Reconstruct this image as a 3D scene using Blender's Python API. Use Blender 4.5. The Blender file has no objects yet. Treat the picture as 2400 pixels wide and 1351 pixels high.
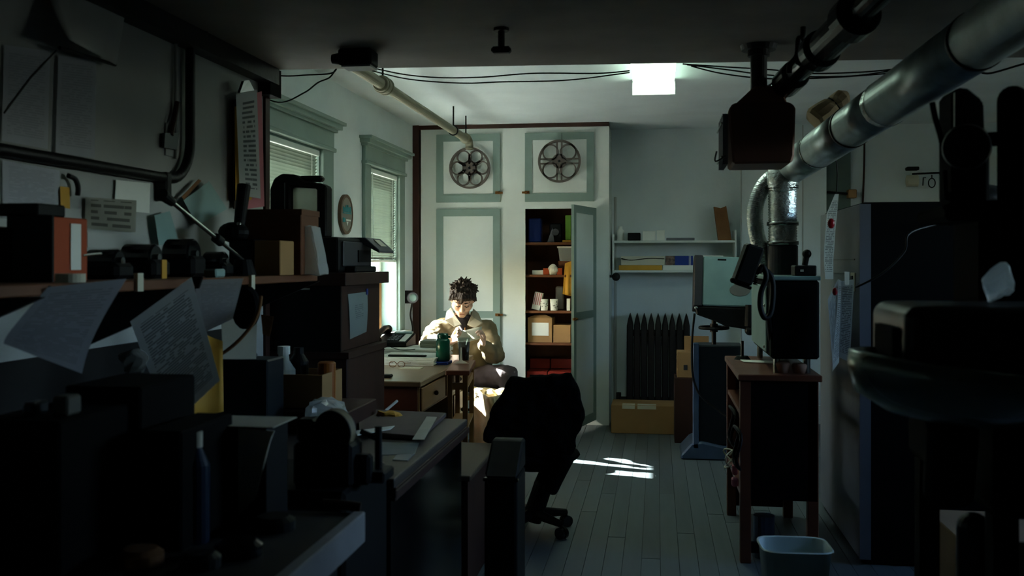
import bpy, bmesh, math, random
from mathutils import Vector as V, Matrix as M, noise as NZ
random.seed(7)
C = bpy.context.scene
COL = C.collection
R = math.radians
sin, cos, pi = math.sin, math.cos, math.pi

# ------------------------------------------------------------------ camera, light, exposure
F, YAW, CZ = 2300.0, R(8.41), 1.41
cam = bpy.data.cameras.new('camera'); camo = bpy.data.objects.new('camera', cam); COL.objects.link(camo)
cam.sensor_width = 36; cam.lens = 36 * F / 2400; cam.shift_y = -60.5 / 2400
cam.clip_start = .05
camo.location = (0, 0, CZ); camo.rotation_euler = (pi / 2, 0, YAW)
cam.dof.use_dof = True; cam.dof.focus_distance = 7.4; cam.dof.aperture_fstop = 4.5
C.camera = camo

SUN_EL = R(31.5)
SUN_H = V((.95, -.30, 0)).normalized()
SUN_D = SUN_H * cos(SUN_EL) + V((0, 0, -sin(SUN_EL)))
w = bpy.data.worlds.new('world'); C.world = w; w.use_nodes = True
nt = w.node_tree; nt.nodes.clear()
sky = nt.nodes.new('ShaderNodeTexSky'); sky.sky_type = 'NISHITA'; sky.sun_disc = False
sky.sun_elevation = SUN_EL; sky.sun_rotation = R(-105); sky.air_density = 1.0; sky.dust_density = 2.0
bg = nt.nodes.new('ShaderNodeBackground'); bg.inputs['Strength'].default_value = 2.2
wo = nt.nodes.new('ShaderNodeOutputWorld')
nt.links.new(sky.outputs[0], bg.inputs[0]); nt.links.new(bg.outputs[0], wo.inputs[0])
sl = bpy.data.lights.new('sun', 'SUN'); sl.energy = 68; sl.angle = R(.6); sl.color = (1, .985, .965)
so = bpy.data.objects.new('sun', sl); COL.objects.link(so)
so.rotation_euler = SUN_D.to_track_quat('-Z', 'Y').to_euler(); so.location = (-6, 9, 6)
C.view_settings.view_transform = 'Standard'; C.view_settings.look = 'None'
C.view_settings.gamma = 1; C.view_settings.use_curve_mapping = False
C.view_settings.exposure = 0.8
C.cycles.max_bounces = 14; C.cycles.diffuse_bounces = 10; C.cycles.glossy_bounces = 4
C.cycles.transparent_max_bounces = 12; C.cycles.sample_clamp_indirect = 12
C.cycles.caustics_reflective = False; C.cycles.caustics_refractive = False

# ------------------------------------------------------------------ helpers
FW = V((-sin(YAW), cos(YAW), 0)); RT = V((cos(YAW), sin(YAW), 0)); EYE = V((0, 0, CZ))
def ray(px, py): return FW + RT * ((px - 1200) / F) + V((0, 0, (615 - py) / F))
def PY(px, py, y): d = ray(px, py); return EYE + d * (y / d.y)     # point of the room seen there, on the plane Y = y
def PX(px, py, x): d = ray(px, py); return EYE + d * (x / d.x)
def PZ(px, py, z): d = ray(px, py); return EYE + d * ((z - CZ) / d.z)
def PD(px, py, dep): return EYE + ray(px, py) * dep

class G:
    def __init__(s): s.b = bmesh.new(); s.uv = s.b.loops.layers.uv.new('UVMap')
    def face(s, vs, uv=None):
        try: f = s.b.faces.new(vs)
        except ValueError: return None
        if uv:
            for l, u in zip(f.loops, uv): l[s.uv].uv = u
        return f
    def box(s, x0, x1, y0, y1, z0, z1, m=None):
        q = [V((x, y, z)) for z in (z0, z1) for y in (y0, y1) for x in (x0, x1)]
        if m: q = [m @ p for p in q]
        v = [s.b.verts.new(p) for p in q]
        for f in ((0, 2, 3, 1), (4, 5, 7, 6), (0, 1, 5, 4), (2, 6, 7, 3), (0, 4, 6, 2), (1, 3, 7, 5)): s.face([v[i] for i in f], ((0, 0), (1, 0), (1, 1), (0, 1)))
        return s
    def cbox(s, c, sx, sy, sz, m=None):
        return s.box(c[0] - sx / 2, c[0] + sx / 2, c[1] - sy / 2, c[1] + sy / 2, c[2] - sz / 2, c[2] + sz / 2, m)
    def ring(s, c, ax, r, n, ref=None, e=1.0):
        ax = ax.normalized()
        a = (ref - ax * ref.dot(ax)).normalized() if ref else (ax.cross(V((0, 0, 1))) if abs(ax.z) < .9 else ax.cross(V((1, 0, 0)))).normalized()
        b = ax.cross(a)
        return [s.b.verts.new(c + a * (r * cos(2 * pi * i / n)) + b * (r * e * sin(2 * pi * i / n))) for i in range(n)]
    def bridge(s, A, B):
        n = len(A)
        for i in range(n): s.face([A[i], A[(i + 1) % n], B[(i + 1) % n], B[i]])
    def cyl(s, p0, p1, r0, r1=None, n=16, cap=True, e=1.0):
        p0, p1 = V(p0), V(p1); r1 = r0 if r1 is None else r1
        A = s.ring(p0, p1 - p0, r0, n, None, e); B = s.ring(p1, p1 - p0, r1, n, None, e); s.bridge(A, B)
        if cap: s.face(A[::-1]); s.face(B)
        return s
    def tube(s, pts, r, n=8, rf=None):
        pts = [V(p) for p in pts]; prev = None; ref = None
        for i, p in enumerate(pts):
            t = (pts[min(i + 1, len(pts) - 1)] - pts[max(i - 1, 0)]).normalized()
            if ref is None: ref = t.cross(V((0, 0, 1))) if abs(t.z) < .9 else t.cross(V((1, 0, 0)))
            ref = (ref - t * ref.dot(t)).normalized()
            A = s.ring(p, t, rf(i / (len(pts) - 1)) if rf else r, n, ref)
            if prev: s.bridge(prev, A)
            else: s.face(A[::-1])
            prev = A
        s.face(prev)
        return s
    def lathe(s, prof, m, n=24, cap=True):
        prev = None; first = None
        for r, z in prof:
            A = [s.b.verts.new(m @ V((r * cos(2 * pi * i / n), r * sin(2 * pi * i / n), z))) for i in range(n)]
            if prev: s.bridge(prev, A)
            else: first = A
            prev = A
        if cap: s.face(first[::-1]); s.face(prev)
        return s
    def annulus(s, c, r0, r1, t, m, n=24):
        c = V(c)
        L = [[s.b.verts.new(m @ (c + V((r * cos(2 * pi * i / n), r * sin(2 * pi * i / n), z)))) for i in range(n)] for r, z in ((r1, -t / 2), (r1, t / 2), (r0, t / 2), (r0, -t / 2))]
        for i in range(4): s.bridge(L[i], L[(i + 1) % 4])
        return s
    def prism(s, poly, ext):
        poly = [V(p) for p in poly]; ext = V(ext)
        A = [s.b.verts.new(p) for p in poly]; B = [s.b.verts.new(p + ext) for p in poly]
        s.face(A[::-1]); s.face(B); s.bridge(A, B); return s
    def ball(s, c, rx, ry=None, rz=None, m=None, n=14, k=9):
        ry = ry or rx; rz = rz or rx; c = V(c); rows = []
        for j in range(1, k):
            t = pi * j / k
            rows.append([V((rx * sin(t) * cos(2 * pi * i / n), ry * sin(t) * sin(2 * pi * i / n), -rz * cos(t))) for i in range(n)])
        f = lambda p: s.b.verts.new((m @ (c + p)) if m else c + p)
        a = f(V((0, 0, -rz))); z = f(V((0, 0, rz))); rows = [[f(p) for p in r] for r in rows]
        for i in range(n):
            s.face([a, rows[0][(i + 1) % n], rows[0][i]]); s.face([z, rows[-1][i], rows[-1][(i + 1) % n]])
        for A, B in zip(rows, rows[1:]): s.bridge(A, B)
        return s
    def caps(s, p0, r0, p1, r1, n=12):
        p0, p1 = V(p0), V(p1); s.ball(p0, r0, n=n, k=8); s.ball(p1, r1, n=n, k=8)
        if (p1 - p0).length > 1e-4: s.cyl(p0, p1, r0, r1, n)
        return s
    def sheet(s, tl, tr, br, bl, fn=None, nu=8, nv=10):
        tl, tr, br, bl = map(V, (tl, tr, br, bl)); g = []
        nrm = (tr - tl).cross(bl - tl).normalized()
        for j in range(nv + 1):
            v = j / nv
            g.append([s.b.verts.new(tl.lerp(tr, i / nu).lerp(bl.lerp(br, i / nu), v) + nrm * (fn(i / nu, v) if fn else 0)) for i in range(nu + 1)])
        for j in range(nv):
            for i in range(nu):
                s.face([g[j][i], g[j + 1][i], g[j + 1][i + 1], g[j][i + 1]], ((i / nu, 1 - j / nv), (i / nu, 1 - (j + 1) / nv), ((i + 1) / nu, 1 - (j + 1) / nv), ((i + 1) / nu, 1 - j / nv)))
        return s
    def jitter(s, amt, sc=20):
        for v in s.b.verts: v.co += NZ.noise_vector(v.co * sc) * amt
        return s

W = {}
def Wm(o): return W.get(o.name, M.Identity(4))
def ob(name, g, m, parent=None, bev=0, smooth=False, local=False, thick=0, seg=1, kind=None):
    if m.name in THIN: thick = 0
    me = bpy.data.meshes.new(name)
    bmesh.ops.recalc_face_normals(g.b, faces=g.b.faces[:]) if not thick else None
    g.b.to_mesh(me); g.b.free()
    o = bpy.data.objects.new(name, me); COL.objects.link(o); me.materials.append(m)
    if smooth:
        for p in me.polygons: p.use_smooth = True
    if bev:
        k = o.modifiers.new('bevel', 'BEVEL'); k.width = bev; k.segments = seg; k.limit_method = 'ANGLE'
    if thick:
        k = o.modifiers.new('solid', 'SOLIDIFY'); k.thickness = thick; k.offset = 0
    if parent:
        o.parent = parent
        if not local: o.matrix_parent_inverse = Wm(parent).inverted()
        else: W[o.name] = Wm(parent).copy()
    if kind: o['kind'] = kind
    return o
def tag(o, label, cat, group=None):
    o['label'] = label; o['category'] = cat
    if group: o['group'] = group
    return o
def thing(name, label, cat, loc=(0, 0, 0), rz=0, group=None):
    o = bpy.data.objects.new(name, None); COL.objects.link(o); o.empty_display_size = .05
    o.location = loc; o.rotation_euler = (0, 0, rz)
    W[o.name] = M.Translation(V(loc)) @ M.Rotation(rz, 4, 'Z')
    return tag(o, label, cat, group)
def one(name, g, m, label, cat, group=None, **k):
    vs = [v.co for v in g.b.verts]
    c = V(((min(v.x for v in vs) + max(v.x for v in vs)) / 2, (min(v.y for v in vs) + max(v.y for v in vs)) / 2, min(v.z for v in vs)))
    for v in g.b.verts: v.co -= c
    o = ob(name, g, m, **k); o.location = c; W[o.name] = M.Translation(c)
    return tag(o, label, cat, group)
def struct(name, g=None, m=None, parent=None, **k):
    if g is None:
        o = bpy.data.objects.new(name, None); COL.objects.link(o); o.empty_display_size = .05
    else: o = ob(name, g, m, parent, **k)
    if not parent: o['kind'] = 'structure'
    return o
def dup(root, loc, label=None, rz=None):
    r = root.copy(); COL.objects.link(r); r.location = loc
    if rz is not None: r.rotation_euler = (0, 0, rz)
    if label: r['label'] = label
    for ch in list(root.children):
        c = ch.copy(); COL.objects.link(c); c.parent = r
        for gc in ch.children:
            d = gc.copy(); COL.objects.link(d); d.parent = c
    return r
def frame(o, x, z=None):
    x = V(x).normalized(); z = V(z or (0, 0, 1)); z = (z - x * z.dot(x)).normalized(); y = z.cross(x)
    m = M.Identity(4)
    for i in range(3): m[i][0], m[i][1], m[i][2], m[i][3] = x[i], y[i], z[i], o[i]
    return m
def curve(pts, n=8):
    pts = [V(p) for p in pts]; out = []
    for i in range(len(pts) - 1):
        p0, p1, p2, p3 = pts[max(i - 1, 0)], pts[i], pts[i + 1], pts[min(i + 2, len(pts) - 1)]
        for j in range(n):
            t = j / n
            out.append(.5 * ((2 * p1) + (p2 - p0) * t + (2 * p0 - 5 * p1 + 4 * p2 - p3) * t * t + (3 * p1 - p0 - 3 * p2 + p3) * t ** 3))
    out.append(pts[-1]); return out

# ------------------------------------------------------------------ materials
def lin(c): return tuple(((x / 255) / 12.92 if x / 255 < .04045 else ((x / 255 + .055) / 1.055) ** 2.4) for x in c) + (1,)
MT = {}
def mat(name, rgb, rough=.6, metal=0, var=.12, scale=6, bump=0, bscale=40, spec=.3, stretch=None, rnd=0):
    if name in MT: return MT[name]
    m = bpy.data.materials.new(name); m.use_nodes = True; t = m.node_tree; N = t.nodes; L = t.links
    b = N['Principled BSDF']; b.inputs['Roughness'].default_value = rough; b.inputs['Metallic'].default_value = metal
    b.inputs['Specular IOR Level'].default_value = spec
    tc = N.new('ShaderNodeTexCoord'); src = tc.outputs['Object']
    if stretch:
        mp = N.new('ShaderNodeMapping'); mp.inputs['Scale'].default_value = stretch; L.new(src, mp.inputs[0]); src = mp.outputs[0]
    nz = N.new('ShaderNodeTexNoise'); nz.inputs['Scale'].default_value = scale; nz.inputs['Detail'].default_value = 5
    L.new(src, nz.inputs['Vector'])
    cr = N.new('ShaderNodeValToRGB'); c = lin(rgb)
    cr.color_ramp.elements[0].position = .3; cr.color_ramp.elements[1].position = .7
    cr.color_ramp.elements[0].color = tuple(x * (1 - var) for x in c[:3]) + (1,)
    cr.color_ramp.elements[1].color = tuple(min(1, x * (1 + var)) for x in c[:3]) + (1,)
    L.new(nz.outputs[0], cr.inputs[0]); out = cr.outputs[0]
    if rnd:
        oi = N.new('ShaderNodeObjectInfo'); mr = N.new('ShaderNodeMapRange'); mr.inputs[3].default_value = 1 - rnd; mr.inputs[4].default_value = 1 + rnd
        L.new(oi.outputs['Random'], mr.inputs[0])
        mx = N.new('ShaderNodeMix'); mx.data_type = 'RGBA'; mx.blend_type = 'MULTIPLY'; mx.inputs[0].default_value = 1
        cb = N.new('ShaderNodeCombineColor')
        for i in range(3): L.new(mr.outputs[0], cb.inputs[i])
        L.new(out, mx.inputs[6]); L.new(cb.outputs[0], mx.inputs[7]); out = mx.outputs[2]
    L.new(out, b.inputs['Base Color'])
    if bump:
        n2 = N.new('ShaderNodeTexNoise'); n2.inputs['Scale'].default_value = bscale; n2.inputs['Detail'].default_value = 3; L.new(src, n2.inputs['Vector'])
        bp = N.new('ShaderNodeBump'); bp.inputs['Strength'].default_value = bump; bp.inputs['Distance'].default_value = .01
        L.new(n2.outputs[0], bp.inputs['Height']); L.new(bp.outputs[0], b.inputs['Normal'])
    MT[name] = m; return m
THIN = set()                                    # papers so thin that light comes through
def textpaper(name, rgb, ink, rows=30, words=18, x0=.1, x1=.9, y0=.08, y1=.93):
    m = mat(name, rgb, .8, var=.05); t = m.node_tree; N = t.nodes; L = t.links; b = N['Principled BSDF']
    base = b.inputs['Base Color'].links[0].from_socket
    tc = N.new('ShaderNodeTexCoord'); sp = N.new('ShaderNodeSeparateXYZ'); L.new(tc.outputs['UV'], sp.inputs[0])
    def mth(op, a, bb=None):
        n = N.new('ShaderNodeMath'); n.operation = op
        for i, x in enumerate((a, bb)):
            if x is None: continue
            if isinstance(x, (int, float)): n.inputs[i].default_value = x
            else: L.new(x, n.inputs[i])
        return n.outputs[0]
    U, Y = sp.outputs[0], sp.outputs[1]
    ry = mth('MULTIPLY', Y, rows); ln = mth('GREATER_THAN', mth('FRACT', ry), .5)
    cb = N.new('ShaderNodeCombineXYZ'); L.new(mth('MULTIPLY', U, words), cb.inputs[0]); L.new(mth('MULTIPLY', mth('FLOOR', ry), 7.31), cb.inputs[1])
    nz = N.new('ShaderNodeTexNoise'); nz.inputs['Scale'].default_value = 1; nz.inputs['Detail'].default_value = 1; L.new(cb.outputs[0], nz.inputs['Vector'])
    k = mth('MULTIPLY', ln, mth('GREATER_THAN', nz.outputs[0], .43))
    for a, op, c in ((U, 'GREATER_THAN', x0), (U, 'LESS_THAN', x1), (Y, 'GREATER_THAN', y0), (Y, 'LESS_THAN', y1)): k = mth('MULTIPLY', k, mth(op, a, c))
    mx = N.new('ShaderNodeMix'); mx.data_type = 'RGBA'; L.new(mth('MULTIPLY', k, .8), mx.inputs[0]); L.new(base, mx.inputs[6]); mx.inputs[7].default_value = lin(ink)
    L.new(mx.outputs[2], b.inputs['Base Color'])
    tr = N.new('ShaderNodeBsdfTranslucent'); L.new(mx.outputs[2], tr.inputs[0]); ms_ = N.new('ShaderNodeMixShader'); ms_.inputs[0].default_value = .35
    L.new(b.outputs[0], ms_.inputs[1]); L.new(tr.outputs[0], ms_.inputs[2]); L.new(ms_.outputs[0], N['Material Output'].inputs[0]); THIN.add(name); return m
def translucent(name, rgb, mixf=.5, glossy=0, clear=0):
    m = bpy.data.materials.new(name); m.use_nodes = True; t = m.node_tree; N = t.nodes; L = t.links; N.clear()
    o = N.new('ShaderNodeOutputMaterial'); d = N.new('ShaderNodeBsdfDiffuse'); tr = N.new('ShaderNodeBsdfTranslucent'); mx = N.new('ShaderNodeMixShader')
    d.inputs[0].default_value = lin(rgb); tr.inputs[0].default_value = lin(rgb); mx.inputs[0].default_value = mixf
    L.new(d.outputs[0], mx.inputs[1]); L.new(tr.outputs[0], mx.inputs[2]); last = mx
    if clear:
        tp = N.new('ShaderNodeBsdfTransparent'); m2 = N.new('ShaderNodeMixShader'); m2.inputs[0].default_value = clear
        L.new(last.outputs[0], m2.inputs[1]); L.new(tp.outputs[0], m2.inputs[2]); last = m2
    if glossy:
        gl = N.new('ShaderNodeBsdfGlossy'); gl.inputs['Roughness'].default_value = .2; m3 = N.new('ShaderNodeMixShader'); m3.inputs[0].default_value = glossy
        L.new(last.outputs[0], m3.inputs[1]); L.new(gl.outputs[0], m3.inputs[2]); last = m3
    L.new(last.outputs[0], o.inputs[0]); return m
def glass(name, tint=(245, 250, 248), refl=.06):
    m = bpy.data.materials.new(name); m.use_nodes = True; t = m.node_tree; N = t.nodes; L = t.links; N.clear()
    o = N.new('ShaderNodeOutputMaterial'); tp = N.new('ShaderNodeBsdfTransparent'); tp.inputs[0].default_value = lin(tint)
    gl = N.new('ShaderNodeBsdfGlossy'); gl.inputs['Roughness'].default_value = .02; mx = N.new('ShaderNodeMixShader'); mx.inputs[0].default_value = refl
    L.new(tp.outputs[0], mx.inputs[1]); L.new(gl.outputs[0], mx.inputs[2]); L.new(mx.outputs[0], o.inputs[0]); return m

wall_m = mat('old_white_plaster', (209, 218, 219), .85, var=.06, scale=2.5, bump=.12, bscale=30)
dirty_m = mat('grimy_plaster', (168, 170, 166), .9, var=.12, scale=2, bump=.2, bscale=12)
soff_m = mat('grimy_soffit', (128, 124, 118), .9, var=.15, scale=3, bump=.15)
dark_m = mat('dark_room_wall', (60, 58, 55), .9)
floor_m = mat('worn_grey_floor_paint', (90, 99, 103), .5, var=.22, scale=5, bump=.15, bscale=20, spec=.4, stretch=(1, .25, 1), rnd=.14)
gap_m = mat('floor_gap_dirt', (26, 28, 28), .95)
white_m = mat('cream_paint', (210, 216, 210), .55, var=.05, scale=3, bump=.05)
sage_m = mat('sage_green_paint', (126, 145, 137), .5, var=.07, scale=4, bump=.05)
bark_m = mat('dark_brown_wood', (52, 28, 20), .6, var=.25, scale=10, stretch=(1, 1, .2))
inwood_m = mat('cupboard_inner_wood', (98, 58, 34), .6, var=.2, scale=9, stretch=(1, .3, 1))
red_m = mat('red_brown_wood', (104, 60, 42), .45, var=.2, scale=8, stretch=(.3, 1, 1))
oak_m = mat('honey_oak', (142, 104, 64), .5, var=.2, scale=8, stretch=(1, .3, .4))
desk_m = mat('worn_desk_top', (128, 104, 76), .32, var=.2, scale=7, spec=.5, stretch=(1, .3, 1))
card_m = mat('cardboard', (156, 120, 78), .85, var=.08, scale=5)
kraft_m = mat('kraft_paper', (198, 182, 148), .85, var=.1, scale=7, bump=.2, bscale=25)
brownbag_m = mat('brown_paper_bag', (120, 82, 50), .85, var=.15, bump=.2)
paper_m = mat('white_paper', (226, 228, 220), .85, var=.04)
oldp_m = mat('aged_paper', (196, 192, 172), .85, var=.08)
black_m = mat('black_plastic', (11, 11, 12), .55, var=.2, spec=.15)
matte_m = mat('matte_black', (8, 8, 8), .85, spec=.08)
gloss_m = mat('glossy_black', (14, 14, 15), .18, spec=.5)
iron_m = mat('black_iron', (20, 19, 19), .5, .3, var=.3, scale=15, bump=.2)
fab_m = mat('black_fabric', (13, 13, 15), .95, var=.2, bump=.3, bscale=120, spec=.1)
grey_m = mat('grey_enamel', (104, 106, 112), .5, var=.08, bump=.05)
mid_m = mat('dark_grey_metal', (56, 58, 62), .45, .2)
steel_m = mat('galvanised_steel', (160, 174, 174), .36, .6, var=.2, scale=14, bump=.06, bscale=60)
foil_m = mat('aluminium_flex', (206, 214, 212), .27, .75, var=.15, scale=20, bump=.5, bscale=60)
chrome_m = mat('dull_chrome', (150, 152, 150), .2, .95)
brass_m = mat('old_brass', (120, 80, 40), .4, .6)
reel_m = mat('old_reel_metal', (96, 88, 82), .5, .4, var=.15)
pipe_m = mat('painted_pipe', (118, 114, 94), .55, var=.1)
teal_m = mat('pale_teal_enamel', (132, 160, 156), .4, var=.08)
blue_m = mat('blue_grey_enamel', (72, 88, 112), .4, .2, var=.15)
dkgrn_m = mat('dark_enamel', (22, 28, 33), .4, .1)
orange_m = mat('orange_card', (160, 66, 30), .7)
redd_m = mat('dark_red_plastic', (120, 34, 24), .5)
pink_m = mat('pink_folder', (176, 104, 112), .8)
yell_m = mat('yellow_card', (190, 142, 50), .7)
blu2_m = mat('blue_plastic', (28, 54, 130), .4)
grn_m = mat('green_folder', (96, 140, 48), .6)
scr_m = translucent('milky_screen', (214, 222, 214), .6)
slat_m = mat('blind_slat', (98, 108, 98), .5)
bag_m = translucent('clear_polythene', (220, 228, 226), .4, .12, .45)
pane_m = glass('window_glass')
# ------------------------------------------------------------------ room shell
CH, SH, YB, YF = 2.62, 2.31, 9.0, 8.5         # ceiling, near soffit, back wall, cupboard front
WX, NX, PE = -2.14, -1.81, 4.36                 # window wall, near partition face, partition end
fl = struct('floor', G().box(-2.4, 3.6, -1.7, 9.3, -.12, -.012), gap_m)
bw = .088; x = -2.36; k = 0; base = {}
while x < 3.3:
    cuts = [-1.4 + random.uniform(0, 1.6)]
    while cuts[-1] < 8.98: cuts.append(cuts[-1] + random.uniform(2.3, 3.7))
    for a, b in zip(cuts, cuts[1:]):
        b = min(b, 8.99)
        if b - a < .1: continue
        me = base.get('m')
        if not me:
            g = G().box(0, bw - .0022, 0, 1, -.02, 0); o = ob('floor_board', g, floor_m, fl); base['m'] = o.data; base['o'] = o
        else:
            o = base['o'].copy(); COL.objects.link(o)
        o.location = (x, a, random.uniform(-.0012, .0008)); o.scale = (1, b - a - .003, 1)
    x += bw
struct('ceiling', G().box(-2.4, 3.6, 4.2, 9.3, CH, CH + .1), wall_m)
EDGE = lambda x: 4.49 + .0644 * x                # the soffit's far edge runs slightly askew
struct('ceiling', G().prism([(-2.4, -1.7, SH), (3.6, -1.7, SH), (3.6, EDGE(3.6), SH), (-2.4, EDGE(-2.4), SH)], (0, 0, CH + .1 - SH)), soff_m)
struct('wall_back', G().box(-2.4, 3.6, YB, YB + .2, 0, CH).box(.74, 1.46, 8.86, YB, 0, CH), wall_m)
struct('wall_right', G().box(3.4, 3.6, -1.7, 9.2, 0, 1.5).box(3.4, 3.6, -1.7, 9.2, 2.28, CH).box(3.4, 3.6, -1.7, 3.2, 1.5, 2.28).box(3.4, 3.6, 5.8, 9.2, 1.5, 2.28), wall_m)
struct('wall_front', G().box(-2.4, 3.6, -1.7, -1.5, 0, CH), dark_m)
WIN = {'window_1': (4.98, 6.04), 'window_2': (7.1, 7.93)}; ZS, ZH = .84, 2.14
g = G().box(WX - .22, WX, 4.3, 9.2, 0, ZS).box(WX - .22, WX, 4.3, 9.2, ZH, CH)
for a, b in ((4.3, 4.98), (6.04, 7.1), (7.93, 9.2)): g.box(WX - .22, WX, a, b, ZS, ZH)
struct('wall_left', g, wall_m)
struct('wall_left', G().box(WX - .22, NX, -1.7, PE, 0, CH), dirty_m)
struct('trim_1', G().box(NX, NX + .07, -1.4, PE, SH - .075, SH), iron_m)
struct('trim_2', G().box(NX - .04, NX + .012, PE - .02, PE + .03, 0, SH - .04), bark_m)
struct('trim_3', G().box(NX - .02, NX + .06, PE - .08, PE + .05, SH - .13, SH), matte_m)
struct('trim_4', G().box(1.47, 1.68, 8.95, YB, 0, CH), mat('grey_green_casing', (88, 104, 98), .6))
struct('trim_5', G().box(-2.14, -.41, YF - .02, YF + .1, 2.585, CH), bark_m)
struct('trim_6', G().box(-2.14, -2.085, YF - .04, YF + .1, 0, CH), bark_m)
struct('baseboard_back', G().box(-.4, .74, YB - .02, YB, 0, .16).box(.74, 1.46, 8.84, 8.86, 0, .16).box(1.68, 3.4, YB - .02, YB, 0, .16), white_m)
struct('baseboard_left', G().box(WX, WX + .02, 4.6, YF - .05, 0, .16), sage_m)
struct('trim_7', G().box(-12, WX - .3, -8, 30, -1.6, -1.5), mat('pale_yard_concrete', (190, 186, 176), .9))

# ------------------------------------------------------------------ windows and blinds
def window(name, y0, y1, cy0, cy1):
    o = struct(name)
    g = G().box(WX, WX + .028, cy0, y0, ZS, ZH).box(WX, WX + .028, y1, cy1, ZS, ZH)
    ob('casing', g, sage_m, o, bev=.004)
    ob('frieze', G().box(WX, WX + .032, cy0, cy1, ZH, 2.27).box(WX, WX + .045, cy0 - .01, cy1 + .01, ZH - .005, ZH + .02), sage_m, o, bev=.004)
    c = G()
    for z0, z1, p in ((2.265, 2.285, .05), (2.285, 2.315, .075), (2.315, 2.335, .095)): c.box(WX, WX + p, cy0 - p + .03, cy1 + p - .03, z0, z1)
    ob('crown', c, sage_m, o)
    ob('sill', G().box(WX - .2, WX + .07, cy0 - .02, cy1 + .02, ZS - .035, ZS), white_m, o, bev=.005)
    ob('apron', G().box(WX, WX + .022, cy0, cy1, ZS - .13, ZS - .035), sage_m, o)
    ob('jamb', G().box(WX - .21, WX + .002, y0, y0 + .016, ZS, ZH).box(WX - .21, WX + .002, y1 - .016, y1, ZS, ZH).box(WX - .21, WX, y0, y1, ZH - .016, ZH), sage_m, o)
    zm = (ZS + ZH) / 2
    for q, (z0, z1) in enumerate(((ZS, zm + .02), (zm - .02, ZH - .016))):
        xx = WX - .13 - .035 * q; s = G(); a, b, t = y0 + .016, y1 - .016, .045
        s.box(xx - .03, xx, a, a + t, z0, z1).box(xx - .03, xx, b - t, b, z0, z1).box(xx - .03, xx, a + t, b - t, z0, z0 + .045).box(xx - .03, xx, a + t, b - t, z1 - .04, z1)
        f = ob('sash', s, white_m, o, bev=.003)
        ob('pane', G().box(xx - .017, xx - .013, a + t, b - t, z0 + .045, z1 - .04), pane_m, f)
window('window_1', 4.98, 6.04, 4.8, 6.24); window('window_2', 7.1, 7.93, 6.95, 8.09)

w3 = struct('window_3')
ob('casing', G().box(3.37, 3.4, 3.1, 3.2, 1.4, 2.38).box(3.37, 3.4, 5.8, 5.9, 1.4, 2.38).box(3.37, 3.4, 3.2, 5.8, 1.4, 1.5).box(3.37, 3.4, 3.2, 5.8, 2.28, 2.38), sage_m, w3)
dg_ = glass('dusty_glass', (238, 244, 246))
for a, b in ((3.2, 4.5), (4.5, 5.8)):
    f_ = ob('sash', G().box(3.48, 3.51, a, a + .04, 1.5, 2.28).box(3.48, 3.51, b - .04, b, 1.5, 2.28).box(3.48, 3.51, a + .04, b - .04, 1.5, 1.55).box(3.48, 3.51, a + .04, b - .04, 2.23, 2.28), white_m, w3)
    ob('pane', G().box(3.493, 3.497, a + .04, b - .04, 1.55, 2.23), dg_, f_)

def blind(y0, y1, ztop, zbot, label, tilt):
    xc = WX - .015; t = thing('venetian_blind', label, 'blind', (xc, (y0 + y1) / 2, zbot), 0, 'venetian blinds in the window wall')
    ob('headrail', G().box(xc - .02, xc + .022, y0, y1, ztop - .035, ztop), white_m, t, bev=.003)
    ob('bottom_rail', G().box(xc - .012, xc + .012, y0 + .005, y1 - .005, zbot, zbot + .018), white_m, t, bev=.003)
    m = M.Translation((0, 0, 0)) @ M.Rotation(tilt, 4, 'Y')
    g = G(); ps = [(-.0125, 0), (-.006, .0022), (0, .003), (.006, .0022), (.0125, 0)]
    rows = [[g.b.verts.new(m @ V((a, yy, b))) for a, b in ps] for yy in (y0 + .001, y1 - .001)]
    for i in range(4): g.face([rows[0][i], rows[0][i + 1], rows[1][i + 1], rows[1][i]])
    sl0 = ob('slat', g, slat_m, t, smooth=True)
    n = int((ztop - .03 - zbot - .02) / .0205)
    for i in range(n):
        s = sl0 if i == 0 else sl0.copy()
        if i: COL.objects.link(s)
        s.location = (xc, 0, zbot + .03 + i * .0205)
    for yy in (y0 + .12, y1 - .12): ob('ladder_cord', G().cyl((xc + .014, yy, zbot), (xc + .014, yy, ztop - .03), .0012, n=5), white_m, t)
    ob('tilt_wand', G().cyl((xc + .03, y0 + .06, ztop - .03), (xc + .035, y0 + .06, ztop - .6), .003, n=6), white_m, t)
blind(4.997, 6.0235, 2.122, .9, 'closed venetian blind on the wide green window nearer the desk clutter', R(-55))
blind(7.117, 7.9135, 2.122, 1.41, 'venetian blind half raised over the bright narrow window by the cupboard', R(-52))
# unseen block added on the sill to shade part of the floor patch
one('sill_shade_block', G().box(WX - .07, WX + .03, 7.28, 7.37, ZS, 1.335), card_m, 'unseen upright block added on the sill to shade the floor sun patch', 'box', bev=.003)

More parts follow.
